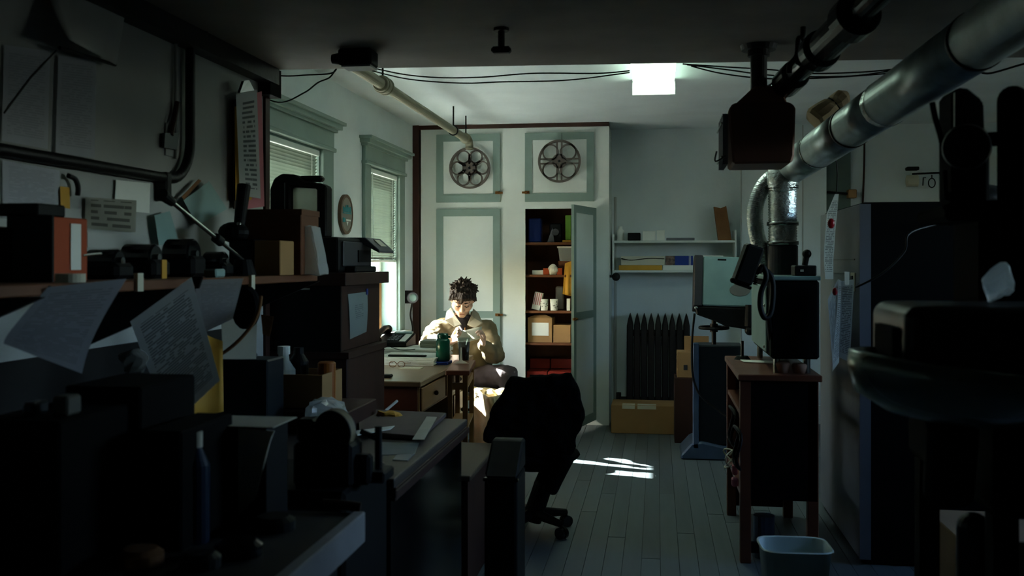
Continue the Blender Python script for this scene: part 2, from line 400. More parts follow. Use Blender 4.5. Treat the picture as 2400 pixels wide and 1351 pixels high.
# oval plaque on the pier
pc = PX(810, 503, WX + .012); mt = frame(pc, (0, 1, 0), (0, 0, 1)) @ M.Rotation(pi / 2, 4, 'X')
t = thing('round_plaque', 'round brown plaque with turquoise lettering hung between the two windows', 'plaque', pc)
ob('rim', G().annulus((0, 0, 0), .118, .138, .022, mt, 32), mat('plaque_brown', (92, 70, 52), .5), t)
ob('disc', G().cyl(mt @ V((0, 0, -.008)), mt @ V((0, 0, .008)), .12, n=32), mat('plaque_field', (128, 122, 112), .6, scale=15), t)
g = G(); tq = mat('turquoise_letters', (40, 132, 138), .5)
for q in range(9):
    a = -.085 + q * .019; h = .03 + .022 * random.random(); g.box(pc.x + .01, pc.x + .014, pc.y + a, pc.y + a + .014, pc.z + .015, pc.z + .015 + h)
g.box(pc.x + .01, pc.x + .014, pc.y - .09, pc.y + .09, pc.z + .004, pc.z + .012)
g.box(pc.x + .01, pc.x + .014, pc.y - .09, pc.y - .045, pc.z - .055, pc.z - .025)
ob('lettering', g, tq, t, kind='stuff')
g = G(); g.box(pc.x + .01, pc.x + .014, pc.y - .03, pc.y + .075, pc.z - .045, pc.z - .034).prism([(pc.x + .01, pc.y - .02, pc.z - .05), (pc.x + .01, pc.y + .02, pc.z - .05), (pc.x + .01, pc.y, pc.z - .08)], (.004, 0, 0))
ob('emblem', g, paper_m, t)

# ------------------------------------------------------------------ built-in cupboard
XL, XR, XM0, XM1 = -2.075, -.41, -1.36, -1.14
DL = (-1.93, XM0); DR = (XM1, -.54); ZU = (1.938, 2.537); ZL = (.05, 1.877)
cup = thing('storage_cupboard', 'tall cream built-in cupboard with sage green framed doors along back wall', 'cupboard', ((XL + XR) / 2, YF, 0))
g = G()
for a, b in ((XL, DL[0]), (XM0, XM1), (DR[1], XR)): g.box(a, b, YF, YF + .022, 0, 2.585)
for a, b in ((DL[0], DL[1]), (DR[0], DR[1])):
    g.box(a, b, YF, YF + .022, 0, ZL[0]).box(a, b, YF, YF + .022, ZL[1], ZU[0]).box(a, b, YF, YF + .022, ZU[1], 2.585)
ob('face_frame', g, white_m, cup)
ob('side_panel', G().box(XR - .02, XR, YF + .022, YB - .005, 0, 2.585), white_m, cup)
ob('side_panel', G().box(XL, XL + .02, YF + .022, YB - .005, 0, 2.585), white_m, cup)
ob('lining', G().box(XM1 - .06, XM1 - .04, YF + .022, YB - .03, 0, 2.5).box(DR[1] + .04, DR[1] + .06, YF + .022, YB - .03, 0, 2.5).box(XM1 - .06, DR[1] + .06, YB - .03, YB - .01, 0, 2.5).box(XM1 - .04, DR[1] + .04, YF + .03, YB - .03, 0, .05).box(XM1 - .04, DR[1] + .04, YF + .03, YB - .03, 1.9, 1.92), inwood_m, cup)
SZ = [1.585, 1.30, .985, .705]
for z in SZ: ob('shelf', G().box(XM1 - .04, DR[1] + .04, YF + .03, YB - .03, z - .022, z), inwood_m, cup, bev=.002)
def door(m, wd, h, mids, latch):
    g = G(); s = .062; y0, y1 = -.022, 0
    g.box(0, s, y0, y1, 0, h, m).box(wd - s, wd, y0, y1, 0, h, m).box(s, wd - s, y0, y1, 0, s * 1.15, m).box(s, wd - s, y0, y1, h - s, h, m)
    for z in mids: g.box(s, wd - s, y0, y1, z - .03, z + .03, m)
    d = ob('door', g, sage_m, cup)
    zz = [s * 1.15] + [q for z in mids for q in (z - .03, z + .03)] + [h - s]
    for a, b in zip(zz[::2], zz[1::2]): ob('door_panel', G().box(s - .004, wd - s + .004, -.014, -.004, a - .004, b + .004, m), white_m, d)
    if latch:
        lx, lz, sg = latch
        ob('latch', G().box(lx - .02, lx + .02, -.034, -.022, lz - .012, lz + .012, m).cyl(m @ V((lx, -.034, lz)), m @ V((lx, -.05, lz)), .008, n=8).box(lx + sg * .02, lx + sg * .045, -.03, -.018, lz - .009, lz + .009, m), brass_m, d)
    return d
fr = lambda x, z: frame((x, YF, z), (1, 0, 0))
door(fr(DL[0], ZU[0]), DL[1] - DL[0], ZU[1] - ZU[0], [], (DL[1] - DL[0] - .02, .08, 1))
door(fr(DR[0], ZU[0]), DR[1] - DR[0], ZU[1] - ZU[0], [], (.02, .08, -1))
door(fr(DL[0], ZL[0]), DL[1] - DL[0], ZL[1] - ZL[0], [.9], (DL[1] - DL[0] - .02, .9, 1))
a = R(76); hx = V((DR[1], YF - .004, ZL[0])); dv = V((-cos(a), -sin(a), 0)); wd = DR[1] - DR[0]
door(frame(hx + dv * wd, -dv), wd, ZL[1] - ZL[0], [.92], (.02, .9, -1))
g = G()
for z in (.3, .95, 1.65): g.cyl((DR[1] + .004, YF - .012, z - .04), (DR[1] + .004, YF - .012, z + .04), .007, n=8)
ob('hinge', g, brass_m, cup)

# film reels hung on the upper doors
def reel(c, r, holes, label, rot=0):
    t = thing('film_reel', label, 'film reel', c, 0, 'film reels on the cupboard'); m = frame(c, (1, 0, 0)) @ M.Rotation(pi / 2, 4, 'X') @ M.Rotation(rot, 4, 'Z')
    for s in (-.012, .014):
        g = G(); g.annulus((0, 0, s), r * .9, r, .004, m, 40)
        hr = r * (.27 if holes == 6 else .33); d = r * (.61 if holes == 6 else .585)
        for q in range(holes):
            an = 2 * pi * q / holes + (pi / 6 if holes == 6 else pi / 4) * (0 if holes == 6 else 1); g.annulus((d * cos(an), d * sin(an), s), hr, hr + r * .06, .004, m, 22)
            bn = an + pi / holes; mm = m @ M.Rotation(bn, 4, 'Z')
            if holes == 4:
                for e in (-1, 1): g.box(r * .25, r * .93, e * r * .11 - r * .03, e * r * .11 + r * .03, s - .002, s + .002, mm)
            else: g.box(r * .25, r * .62, -r * .07, r * .07, s - .002, s + .002, mm)
        g.annulus((0, 0, s), .012, r * .34, .004, m, 24)
        ob('flange', g, reel_m, t)
    ob('hub', G().annulus((0, 0, 0), .01, r * .28, .024, m, 24), mid_m, t)
    g = G()
    for q in range(6 if holes == 6 else 4):
        an = 2 * pi * (q + .5) / (6 if holes == 6 else 4); g.cyl(m @ V((r * .22 * cos(an), r * .22 * sin(an), .015)), m @ V((r * .22 * cos(an), r * .22 * sin(an), .02)), r * .045, n=10)
    ob('hub_bolt', g, iron_m, t)
    ob('hanging_wire', G().cyl(c + V((.02, .006, r)), c + V((.02, .012, r + .06)), .002, n=6), iron_m, t)
reel(PY(1101, 394, YF - .055), .182, 6, 'old film reel with six round holes on upper left door')
reel(PY(1311, 378, YF - .055), .185, 4, 'old film reel with four round holes on upper right door')

# contents of the open bay
def cy(px, py, y=8.62): return PY(px, py, y)
def item_box(name, px0, px1, py0, zb, y, dep, m, label, cat, bev=.002, parts=None, group=None):
    a, b = PY(px0, py0, y), PY(px1, py0, y)
    return one(name, G().box(a.x, b.x, y, y + dep, zb, a.z), m, label, cat, group, bev=bev)
item_box('blue_canister', 1238, 1268, 512, SZ[0], 8.68, .12, blu2_m, 'dark blue canister on the top shelf of the open cupboard', 'canister', .01)
p = cy(1300, 540); t = thing('old_camera', 'grey and black camera on the top shelf inside the open cupboard', 'camera', (p.x, 8.66, SZ[0]))
ob('body', G().box(p.x - .05, p.x + .06, 8.64, 8.72, SZ[0], SZ[0] + .17), black_m, t, bev=.01)
ob('lens', G().cyl((p.x + .01, 8.64, SZ[0] + .09), (p.x + .01, 8.59, SZ[0] + .09), .035, .03), mid_m, t)
ob('cover', G().prism([(p.x - .07, 8.63, SZ[0]), (p.x - .02, 8.63, SZ[0] + .13), (p.x - .005, 8.63, SZ[0])], (0, .05, 0)), grey_m, t)
item_box('green_folder', 1325, 1338, 505, SZ[0], 8.64, .22, grn_m, 'bright green folder upright beside the open cupboard door', 'folder')
item_box('yellow_pad', 1318, 1338, 563, SZ[0], 8.56, .06, yell_m, 'small yellow pad at the front edge of the top shelf', 'pad')
p0 = PY(1308, 583, 8.62); t = thing('clear_tub', 'clear plastic tub high on the second shelf of the cupboard', 'tub', (p0.x + .06, 8.7, SZ[1]))
ob('tub_body', G().prism([(p0.x, 8.62, SZ[1] + .24), (p0.x + .17, 8.62, SZ[1] + .24), (p0.x + .155, 8.62, SZ[1] + .12), (p0.x + .015, 8.62, SZ[1] + .12)], (0, .14, 0)), bag_m, t)
ob('tub_lid', G().box(p0.x - .008, p0.x + .178, 8.612, 8.768, SZ[1] + .235, SZ[1] + .25), paper_m, t)
ob('under_box', G().box(p0.x, p0.x + .16, 8.63, 8.76, SZ[1], SZ[1] + .12), inwood_m, t)
item_box('white_carton', 1247, 1273, 634, SZ[1], 8.58, .1, paper_m, 'low white carton on the second cupboard shelf', 'box')
for a, b, l in ((1273, 1287, 'small orange film box left of the white cloth on cupboard shelf'), (1305, 1318, 'small orange film box right of the white cloth on cupboard shelf')):
    item_box('orange_box', a, b, 629, SZ[1], 8.58, .09, orange_m, l, 'box', group='orange boxes')
p = PY(1296, 628, 8.6); g = G().ball((p.x, 8.6, SZ[1] + .04), .045, .04, .055).jitter(.02, 22); one('white_rag', g, paper_m, 'crumpled white rag between two orange boxes in cupboard', 'rag')
p = PY(1329, 610, 8.56); g = G().sheet(PY(1324, 618, 8.53), PY(1340, 612, 8.53), PY(1340, 695, 8.53), PY(1319, 690, 8.53), lambda u, v: .012 * sin(u * 9) * v, 8, 8)
one('yellow_cloth', g, yell_m, 'yellow dust cloth hanging over shelf edge by open door', 'cloth', thick=.004, smooth=True)
p = PY(1255, 720, 8.6); m = frame((p.x, 8.58, SZ[2]), (1, 0, .0)) @ M.Rotation(R(12), 4, 'Y')
t = thing('striped_box', 'striped red and white box leaning on third cupboard shelf', 'box', (p.x, 8.58, SZ[2]))
ob('carton', G().box(-.035, .035, 0, .1, .008, .16, m), paper_m, t)
for q in range(4): ob('stripe', G().box(-.03 + q * .017, -.022 + q * .017, -.002, 0, .05, .158, m), pink_m, t)
for px, l in ((1275, 'white printed paper cup, left of the pair in the cupboard'), (1298, 'white printed paper cup, right of the pair in the cupboard')):
    p = PY(px, 724, 8.58); t = thing('printed_cup', l, 'cup', (p.x, 8.6, SZ[2]), 0, 'printed cups')
    ob('cup_wall', G().lathe([(.03, 0), (.036, .1), (.033, .1), (.028, .004)], M.Translation((p.x, 8.6, SZ[2])), 20, False), paper_m, t, smooth=True)
    g = G()
    for q in range(14): an = -pi * random.random(); g.cbox((p.x + .0345 * cos(an), 8.6 + .0345 * sin(an), SZ[2] + .02 + .06 * random.random()), .008, .004, .005)
    ob('print', g, mid_m, t, kind='stuff')
item_box('frosted_jar', 1302, 1320, 672, SZ[2], 8.72, .12, bag_m, 'frosted plastic container behind the two printed cups', 'container', .01)
item_box('white_packet', 1328, 1336, 700, SZ[2], 8.58, .05, paper_m, 'small white packet next to the right printed cup', 'packet')
for a, b, y0, l, lab in ((1237, 1294, 746, 'cardboard box with white label on fourth cupboard shelf', 1), (1297, 1337, 762, 'plain lower cardboard box on fourth cupboard shelf', 0)):
    A, B = PY(a, y0, 8.56), PY(b, y0, 8.56); t = thing('cardboard_box', l, 'box', ((A.x + B.x) / 2, 8.7, SZ[3]))
    ob('carton', G().box(A.x, B.x, 8.56, 8.84, SZ[3], A.z), card_m, t, bev=.002)
    if lab:
        ob('label', G().box(A.x + .035, B.x - .03, 8.557, 8.56, SZ[3] + .06, A.z - .04), paper_m, t)
        ob('flap', G().prism([(A.x, 8.56, A.z), (B.x, 8.56, A.z), (B.x - .06, 8.6, A.z + .025), (A.x + .06, 8.6, A.z + .025)], (0, .003, .003)), card_m, t)
for a, b, l in ((1234, 1282, 'left dark red crate in the bottom of cupboard'), (1284, 1338, 'right dark red crate in the bottom of cupboard')):
    A, B = PY(a, 845, 8.56), PY(b, 840, 8.56); t = thing('red_crate', l, 'crate', ((A.x + B.x) / 2, 8.7, .05), 0, 'red crates')
    ob('crate_body', G().box(A.x, B.x, 8.56, 8.9, .05, .45).box(A.x, B.x, 8.8, 8.9, .45, .54), redd_m, t, bev=.004)
    ob('slot', G().box(A.x + .03, B.x - .03, 8.55, 8.56, .3, .42), black_m, t)
    ob('spool', G().cyl((A.x + .08, 8.55, .36), (A.x + .08, 8.54, .36), .035, n=14), mid_m, t)

# ------------------------------------------------------------------ ceiling things
L0 = (.275, 1.15); c = V((PZ(1532, 220, 2.52).x, 0, 0)); y1 = 6.55; y0 = y1 - 1.2
em = bpy.data.materials.new('tube_glow'); em.use_nodes = True; bs = em.node_tree.nodes['Principled BSDF']
bs.inputs['Base Color'].default_value = lin((225, 240, 225)); bs.inputs['Emission Color'].default_value = (.74, 1, .78, 1); bs.inputs['Emission Strength'].default_value = 4.0
t = thing('fluorescent_light', 'lit ceiling fluorescent light with a wrapped milky diffuser', 'ceiling light', (c.x, (y0 + y1) / 2, 2.52))
ob('housing', G().box(c.x - .12, c.x + .12, y0, y1, CH - .03, CH - .001), white_m, t)
ob('diffuser', G().prism([(c.x - .135, y0 + .01, CH - .03), (c.x - .12, y0 + .01, CH - .1), (c.x + .12, y0 + .01, CH - .1), (c.x + .135, y0 + .01, CH - .03)], (0, y1 - y0 - .02, 0)), em, t, bev=.012, seg=2)
for yy in (y0, y1 - .012): ob('end_cap', G().box(c.x - .14, c.x + .14, yy, yy + .012, CH - .105, CH - .02), white_m, t)

px_, pz_ = -1.56, 2.43
t = thing('ceiling_pipe', 'painted pipe hung under the ceiling and pointing at the cupboard', 'pipe', (px_, 6.4, pz_))
ob('pipe_run', G().cyl((px_, 4.64, pz_), (px_, 8.0, pz_), .031, n=20), pipe_m, t, smooth=False)
ob('elbow', G().tube(curve([(px_, 7.95, pz_), (px_, 8.06, pz_), (px_, 8.1, pz_ - .03), (px_, 8.1, pz_ - .07)], 5), .034, 14).cyl((px_, 7.9, pz_), (px_, 7.99, pz_), .043, n=20), pipe_m, t, smooth=True)
ob('collar', G().cyl((px_, 5.42, pz_), (px_, 5.56, pz_), .046, n=20).cyl((px_, 5.45, pz_), (px_, 5.47, pz_), .052, n=20).cyl((px_, 5.52, pz_), (px_, 5.54, pz_), .052, n=20), pipe_m, t, bev=.003)
for yy in (5.47, 7.45, 7.95):
    ob('hanger_rod', G().cyl((px_, yy, pz_ + .03), (px_, yy, CH - .002), .006, n=8).annulus((0, 0, 0), .032, .04, .02, frame((px_, yy, pz_), (1, 0, 0)) @ M.Rotation(pi / 2, 4, 'X'), 18), iron_m, t)

def cable(name, pts, r, m, label, cat='cable', n=6, group=None): return one(name, G().tube(curve(pts, 8), r, n), m, label, cat, group, smooth=True)
yc = 4.66
cable('slack_cable', [PY(x, y, yc) for x, y in ((560, 168), (660, 178), (720, 176), (776, 172), (790, 158))], .004, black_m, 'thin black cable running from the partition post to the black junction box')
cable('slack_cable', [PY(x, y, yc + .02) for x, y in ((575, 205), (652, 240), (712, 218), (745, 194), (772, 182), (786, 164))], .004, black_m, 'thin black cable drooping over the wide window')
for dy, pts, l in ((.0, ((876, 160), (950, 175), (1030, 182), (1130, 181), (1250, 172), (1400, 172), (1476, 166)), 'upper thin cable strung under the beam, left half'),
                   (.03, ((872, 166), (960, 186), (1080, 195), (1180, 192), (1330, 188), (1476, 170)), 'lowest thin cable strung under the beam, left half')):
    cable('beam_cable', [PY(x, y, yc + dy) for x, y in pts], .0035, iron_m, l, group='cables strung under the beam')
for dy, pts, l in ((.0, ((1600, 150), (1700, 157), (1800, 163), (1900, 172), (2000, 170), (2080, 164), (2190, 150)), 'uppermost thin cable strung behind the hanging heater'),
                   (.02, ((1610, 152), (1700, 163), (1800, 176), (1900, 180), (2000, 178), (2090, 166), (2190, 154)), 'middle thin cable strung behind the hanging heater'),
                   (.04, ((1620, 155), (1690, 172), (1790, 184), (1900, 184), (2010, 178), (2100, 170), (2190, 158)), 'lowest thin cable strung behind the hanging heater')):
    cable('beam_cable', [PY(x, y, yc + dy) for x, y in pts], .0035, iron_m, l, group='cables strung under the beam')
cable('wall_cable', [PY(x, y, 4.7) for x, y in ((2290, 165), (2320, 172), (2400, 150), (2460, 140))], .005, iron_m, 'bundled cable at upper right beyond the round duct')
cable('soffit_cable', [PY(x, y, 4.3) for x, y in ((640, 122), (700, 128), (750, 124), (790, 132))], .005, iron_m, 'black flex along the soffit into the black junction box')
p = PZ(832, 118, SH); t = thing('junction_box', 'black junction box fixed under the soffit above the wide window', 'junction box', (p.x, p.y, SH - .1))
s = p.y / 4.3
ob('case', G().box(p.x - .06, p.x + .085, p.y - .05, p.y + .06, SH - .07, SH), black_m, t, bev=.008)
ob('cable_gland', G().cyl((p.x - .1, p.y, SH - .035), (p.x - .06, p.y, SH - .035), .02, .028), black_m, t)
ob('base_plate', G().box(p.x - .045, p.x + .08, p.y - .045, p.y + .055, SH - .078, SH - .07), grey_m, t)
p = PZ(1175, 66, SH); t = thing('sprinkler_head', 'dark sprinkler head hanging from the middle of the soffit', 'sprinkler', (p.x, p.y, SH - .1))
ob('stem', G().cyl((p.x, p.y, SH), (p.x, p.y, SH - .075), .013).cyl((p.x, p.y, SH), (p.x, p.y, SH - .012), .03), iron_m, t)
ob('bar', G().box(p.x - .038, p.x + .038, p.y - .02, p.y + .02, SH - .097, SH - .072), iron_m, t, bev=.008)
# ------------------------------------------------------------------ back alcove
sh = thing('wall_shelf', 'white two tier wall shelf above the radiator', 'shelf', (PY(1580, 600, 8.85).x, 8.85, 1.3))
a, b = PY(1439, 560, 8.72).x, PY(1722, 560, 8.72).x; zt, zb = PY(1580, 564, 8.72).z, PY(1580, 634, 8.72).z
ob('upright', G().box(a - .016, a, 8.72, 8.99, zb - .03, zt + .06), white_m, sh, bev=.002)
ob('upright', G().box(b, b + .016, 8.72, 8.99, zb - .03, zt + .09), white_m, sh, bev=.002)
for z in (zt, zb): ob('shelf_board', G().box(a, b, 8.72, 8.99, z - .02, z), white_m, sh, bev=.002)
def sb(name, x0, x1, y, z, m, label, cat, dep=.14, yy=8.74, **k): return item_box(name, x0, x1, y, z, yy, dep, m, label, cat, **k)
g = G(); p = PY(1454, 545, 8.8); one('white_bottle', G().lathe([(.032, 0), (.032, .09), (.018, .11), (.018, .13)], M.Translation((p.x, 8.82, zt)), 16), paper_m, 'pale bottle at the left end of the upper wall shelf', 'bottle', smooth=True)
sb('black_case', 1471, 1501, 546, zt, black_m, 'small black case on the upper wall shelf', 'case', bev=.006)
sb('white_box', 1506, 1536, 542, zt, paper_m, 'wider white box beside the black case on wall shelf', 'box', group='white boxes on the upper shelf')
sb('white_box', 1539, 1558, 540, zt, paper_m, 'narrow white box second from the black case on wall shelf', 'box', group='white boxes on the upper shelf')
sb('flat_sheets', 1562, 1628, 558, zt, grey_m, 'low dark stack of sheets lying on the upper wall shelf', 'papers', dep=.18)
g = G(); A = PY(1683, 562, 8.84); T = PY(1672, 482, 8.84)
g.prism([(A.x, 8.78, zt), (A.x + .115, 8.78, zt), (A.x + .07, 8.82, zt + .305), (A.x + .02, 8.82, zt + .285), (A.x - .035, 8.82, zt + .3)], (0, .09, 0)).jitter(.006, 14)
one('paper_bag', g, brownbag_m, 'tall brown paper bag standing on the right of wall shelf', 'bag')
sb('magazines', 1455, 1558, 601, zb + .045, oldp_m, 'pile of pale magazines on the lower wall shelf', 'magazines', dep=.2)
sb('envelopes', 1450, 1552, 622, zb, yell_m, 'flat stack of orange envelopes under the magazines', 'envelopes', dep=.2)
sb('white_sheets', 1553, 1640, 622, zb, paper_m, 'white stack of sheets beside the orange envelopes', 'papers', dep=.2)
t = thing('picture_box', 'dark blue box with printed end on lower wall shelf', 'box', (PY(1590, 610, 8.76).x, 8.8, zb + .045))
A, B = PY(1560, 600, 8.76), PY(1624, 600, 8.76)
ob('carton', G().box(A.x + .08, B.x, 8.76, 8.9, zb + .044, A.z), blu2_m, t)
ob('printed_end', G().box(A.x, A.x + .08, 8.76, 8.9, zb + .044, A.z), mat('printed_mix', (110, 90, 80), .6, var=.8, scale=30), t)
for q in (.018, .03): ob('white_band', G().box(B.x - q - .004, B.x - q, 8.757, 8.76, zb + .044, A.z), paper_m, t)
sb('white_case', 1638, 1695, 599, zb, paper_m, 'white box at the right of the lower wall shelf', 'box', dep=.2)
g = G()
for e in (0, 1): g.tube(curve([PY(1456, 606 + e, 8.735), PY(1480, 610, 8.735), PY(1520, 606, 8.735), PY(1557, 607, 8.735)], 4), .003, 5)
one('shelf_cord', g, black_m, 'dark cord lying across the magazine pile', 'cord')

rx0, rx1 = PY(1468, 800, 8.78).x, PY(1618, 800, 8.78).x; n = 9; pitch = (rx1 - rx0) / n; zr = PY(1540, 735, 8.78).z
rad = thing('radiator', 'dark brown cast iron radiator with pointed columns under shelf', 'radiator', ((rx0 + rx1) / 2, 8.85, 0))
rm = mat('radiator_brown', (34, 27, 24), .55, .1, bump=.1); s0 = None
for q in range(n):
    if q == 0:
        wq = pitch * .43; g = G(); pr = [(-wq, .12), (-wq, zr - .11), (-wq * .55, zr - .05), (0, zr), (wq * .55, zr - .05), (wq, zr - .11), (wq, .12), (wq * .6, .09), (-wq * .6, .09)]
        for y0 in (8.76, 8.83, 8.90): g.prism([(x, y0, z) for x, z in pr], (0, .055, 0))
        s0 = ob('section', g, rm, rad, bev=.006); o = s0
    else: o = s0.copy(); COL.objects.link(o)
    o.location = (rx0 + pitch * (q + .5), 0, 0)
ob('header', G().cyl((rx0 + .02, 8.86, zr - .18), (rx1 - .02, 8.86, zr - .18), .03, n=10), rm, rad)
ob('feed_pipe', G().cyl((rx0 - .06, 8.86, .17), (rx1 - .02, 8.86, .17), .035, n=10), rm, rad)
for xx in (rx0 + .03, rx1 - .03): ob('foot', G().box(xx - .025, xx + .025, 8.77, 8.95, 0, .12), rm, rad)
ob('valve', G().cyl((rx0 - .07, 8.86, 0), (rx0 - .07, 8.86, .24), .022, n=10), rm, rad)
A, B = PZ(1432, 1010, 0), PZ(1588, 1012, 0); yb_ = 8.12
A, B = PY(1432, 1010, yb_), PY(1588, 1012, yb_); zt_ = PY(1500, 951, yb_).z
t = thing('cardboard_box', 'long closed cardboard box on floor in front of radiator', 'box', ((A.x + B.x) / 2, yb_ + .15, 0))
ob('carton', G().box(A.x, B.x, yb_, yb_ + .34, 0, zt_), card_m, t, bev=.004)
for q, (u, v) in enumerate(((.17, .36), (.4, .68))): ob('label', G().box(A.x + (B.x - A.x) * u, A.x + (B.x - A.x) * v, yb_ + .02, yb_ + .09, zt_, zt_ + .002).box(A.x + (B.x - A.x) * u, A.x + (B.x - A.x) * v, yb_ - .002, yb_, zt_ - .03, zt_), oldp_m, t)
p = PY(1439, 648, 8.62); t = thing('round_hook', 'dark round knob hook sticking out of the cupboard side', 'hook', p)
ob('stem', G().cyl((XR - .01, 8.62, p.z), (XR + .03, 8.62, p.z), .012, n=10), iron_m, t); ob('knob', G().ball((XR + .055, 8.62, p.z - .005), .036), iron_m, t, smooth=True)
cable('riser_pipe', [(XR + .035, 8.93, 0), (XR + .035, 8.93, 1.2), (XR + .035, 8.93, 2.0)], .011, dirty_m, 'thin pale riser pipe between cupboard side and shelf', 'pipe', 8)
cable('conduit', [PY(2026, 330, 8.97), PY(2025, 400, 8.97), PY(2021, 500, 8.97)], .009, bark_m, 'thin brown conduit running down the white back wall', 'conduit', 6)
for px, l in ((1737, 'thin pale batten left on the projecting wall'), (1882, 'thin pale batten right on the projecting wall')): struct('trim_8', G().box(PY(px, 300, 8.85).x - .004, PY(px, 300, 8.85).x + .004, 8.853, 8.86, .17, CH - .01), dirty_m)
# tool bars on the back wall
p = PY(2138, 408, 8.9); q = PY(2212, 405, 8.9)
t = thing('tape_roll_rail', 'small wall rail with tape roll and hanging rings at right', 'tape rail', (p.x, 8.95, p.z))
ob('rail', G().tube([p + V((0, 0, 0)), q], .008, 8).cyl(q, q + V((0, .1, 0)), .012, n=8), iron_m, t)
ob('roll', G().cyl(p + V((-.045, 0, -.06)), p + V((.045, 0, -.06)), .05, n=18), oldp_m, t)
ob('roll', G().box(p.x - .05, p.x + .05, 8.86, 8.94, p.z + .03, p.z + .06), black_m, t, bev=.006)
r0 = PY(2184, 410, 8.9); ob('ring', G().tube([r0 + V((.028 * sin(i * pi / 8), 0, -.07 + .04 * cos(i * pi / 8))) for i in range(17)], .005, 6).cyl(r0, r0 + V((0, 0, -.035)), .005, n=6), iron_m, t)
r0 = PY(2164, 411, 8.9); ob('hook', G().tube([r0 + V((.02, 0, -.02)), r0 + V((0, 0, -.02)), r0 + V((-.004, 0, -.09))], .005, 6), iron_m, t)
p = PY(1996, 455, 8.9); t = thing('peg_rod', 'short wall rod ending in a wooden peg near the paper strip', 'rod', (p.x, 8.95, p.z))
ob('rod', G().cyl(PY(1934, 450, 8.9), p, .01, n=8), iron_m, t); ob('peg', G().cbox(p + V((0, 0, 0)), .07, .1, .075), oak_m, t, bev=.006)

# ------------------------------------------------------------------ film editing pedestal
Y = 7.1; q = lambda x, y, d=0: PY(x, y, Y + d)
t = thing('film_viewer_stand', 'blue grey pedestal film viewer with tilted pale top panel and hand wheel', 'film viewer', (q(1680, 1040).x, Y + .15, 0))
bx0, bx1 = q(1628, 900).x, q(1745, 900).x; zt_ = q(1680, 812).z
ob('column', G().prism([(bx0 + .03, Y + .05, .1), (bx1, Y + .05, .1), (bx1, Y + .05, zt_), (bx0 + .01, Y + .05, zt_)], (0, .3, 0)), dkgrn_m, t, bev=.01)
ob('edge_post', G().box(bx0 - .012, bx0 + .03, Y, Y + .06, .08, zt_ + .02), blue_m, t, bev=.006)
ob('foot', G().prism([(q(1596, 1050).x, Y, 0), (bx1 + .05, Y, 0), (bx1 + .05, Y, .06), (bx0 + .05, Y, .13), (bx0 - .02, Y, .12), (q(1596, 1050).x, Y, .035)], (0, .42, 0)), blue_m, t, bev=.012)
wc = q(1676, 772); wz = wc.z
ob('hand_wheel', G().tube([wc + V((.1 * cos(i * pi / 10), .15 + .1 * sin(i * pi / 10), 0)) for i in range(21)], .012, 8).box(wc.x - .1, wc.x + .1, Y + .135, Y + .165, wz - .006, wz + .006).box(wc.x - .015, wc.x + .015, Y + .05, Y + .25, wz - .006, wz + .006), iron_m, t)
ob('screw', G().cyl((wc.x, Y + .15, zt_), (wc.x, Y + .15, q(1676, 735).z), .016, n=12).cyl((wc.x, Y + .15, wz - .03), (wc.x, Y + .15, wz + .03), .028, n=12), iron_m, t)
ob('bracket', G().prism([q(1630, 718), q(1763, 724), q(1765, 775), q(1700, 765), q(1672, 752), q(1632, 738)], (0, .34, 0)), iron_m, t, bev=.008)
m = frame(q(1646, 716), (1, 0, -.03), (0, .22, 1)); hw, hh = (q(1768, 700) - q(1646, 700)).length, .36
hd = ob('head', G().box(0, hw, 0, .26, 0, hh, m), teal_m, t, bev=.008)
ob('side_panel', G().box(-.062, -.002, -.01, .26, -.005, hh + .005, m), mat('viewer_dark_side', (52, 50, 54), .5), t, bev=.005)
ob('label_plate', G().cyl(m @ V((hw * .72, -.004, hh * .33)), m @ V((hw * .72, .002, hh * .33)), .072, n=24, e=.62), mat('label_plate', (112, 108, 100), .6), hd)
ob('slot', G().box(hw * .28, hw * .45, -.003, .002, hh - .03, hh - .018, m), black_m, hd)
ob('sticker', G().box(hw * .66, hw * .78, -.003, .002, hh * .46, hh * .56, m), oldp_m, hd)
ob('knob', G().ball(q(1632, 722, -.02), .014), chrome_m, t, smooth=True)
ob('motor', G().cyl(q(1757, 765, -.03), q(1757, 715, -.03), .035, .03, 14).ball(q(1757, 775, -.03), .035), iron_m, t)
cable('power_hose', [q(1628, 735, -.03), q(1622, 800, -.05), q(1624, 880, -.05), q(1640, 925, -.05), q(1680, 960, -.06), q(1715, 985, -.1)], .008, black_m, 'dark hose hanging down the front of the pedestal viewer', 'hose', 8)
A, B = PY(1587, 886, 7.75), PY(1634, 886, 7.75); zz = PY(1600, 826, 7.75).z
sx = thing('side_crate', 'dark low crate standing between radiator and pedestal', 'crate', ((A.x + B.x) / 2, 7.9, 0))
ob('crate_body', G().box(A.x - .02, B.x + .25, 7.75, 8.05, 0, A.z), bark_m, sx, bev=.004)
t = thing('cardboard_carton', 'small cardboard carton with open flap on the dark crate', 'box', ((A.x + B.x) / 2, 7.86, A.z))
ob('carton', G().box(A.x, B.x + .1, 7.76, 7.98, A.z, zz), card_m, t, bev=.003)
ob('flap', G().prism([(A.x + .06, 7.97, zz), (B.x + .1, 7.97, zz), (B.x + .1, 7.98, zz + .11), (A.x + .06, 7.98, zz + .11)], (0, .006, 0)), card_m, t)
ob('stamp', G().box(A.x + .05, A.x + .08, 7.757, 7.76, A.z + .06, A.z + .1), mid_m, t)

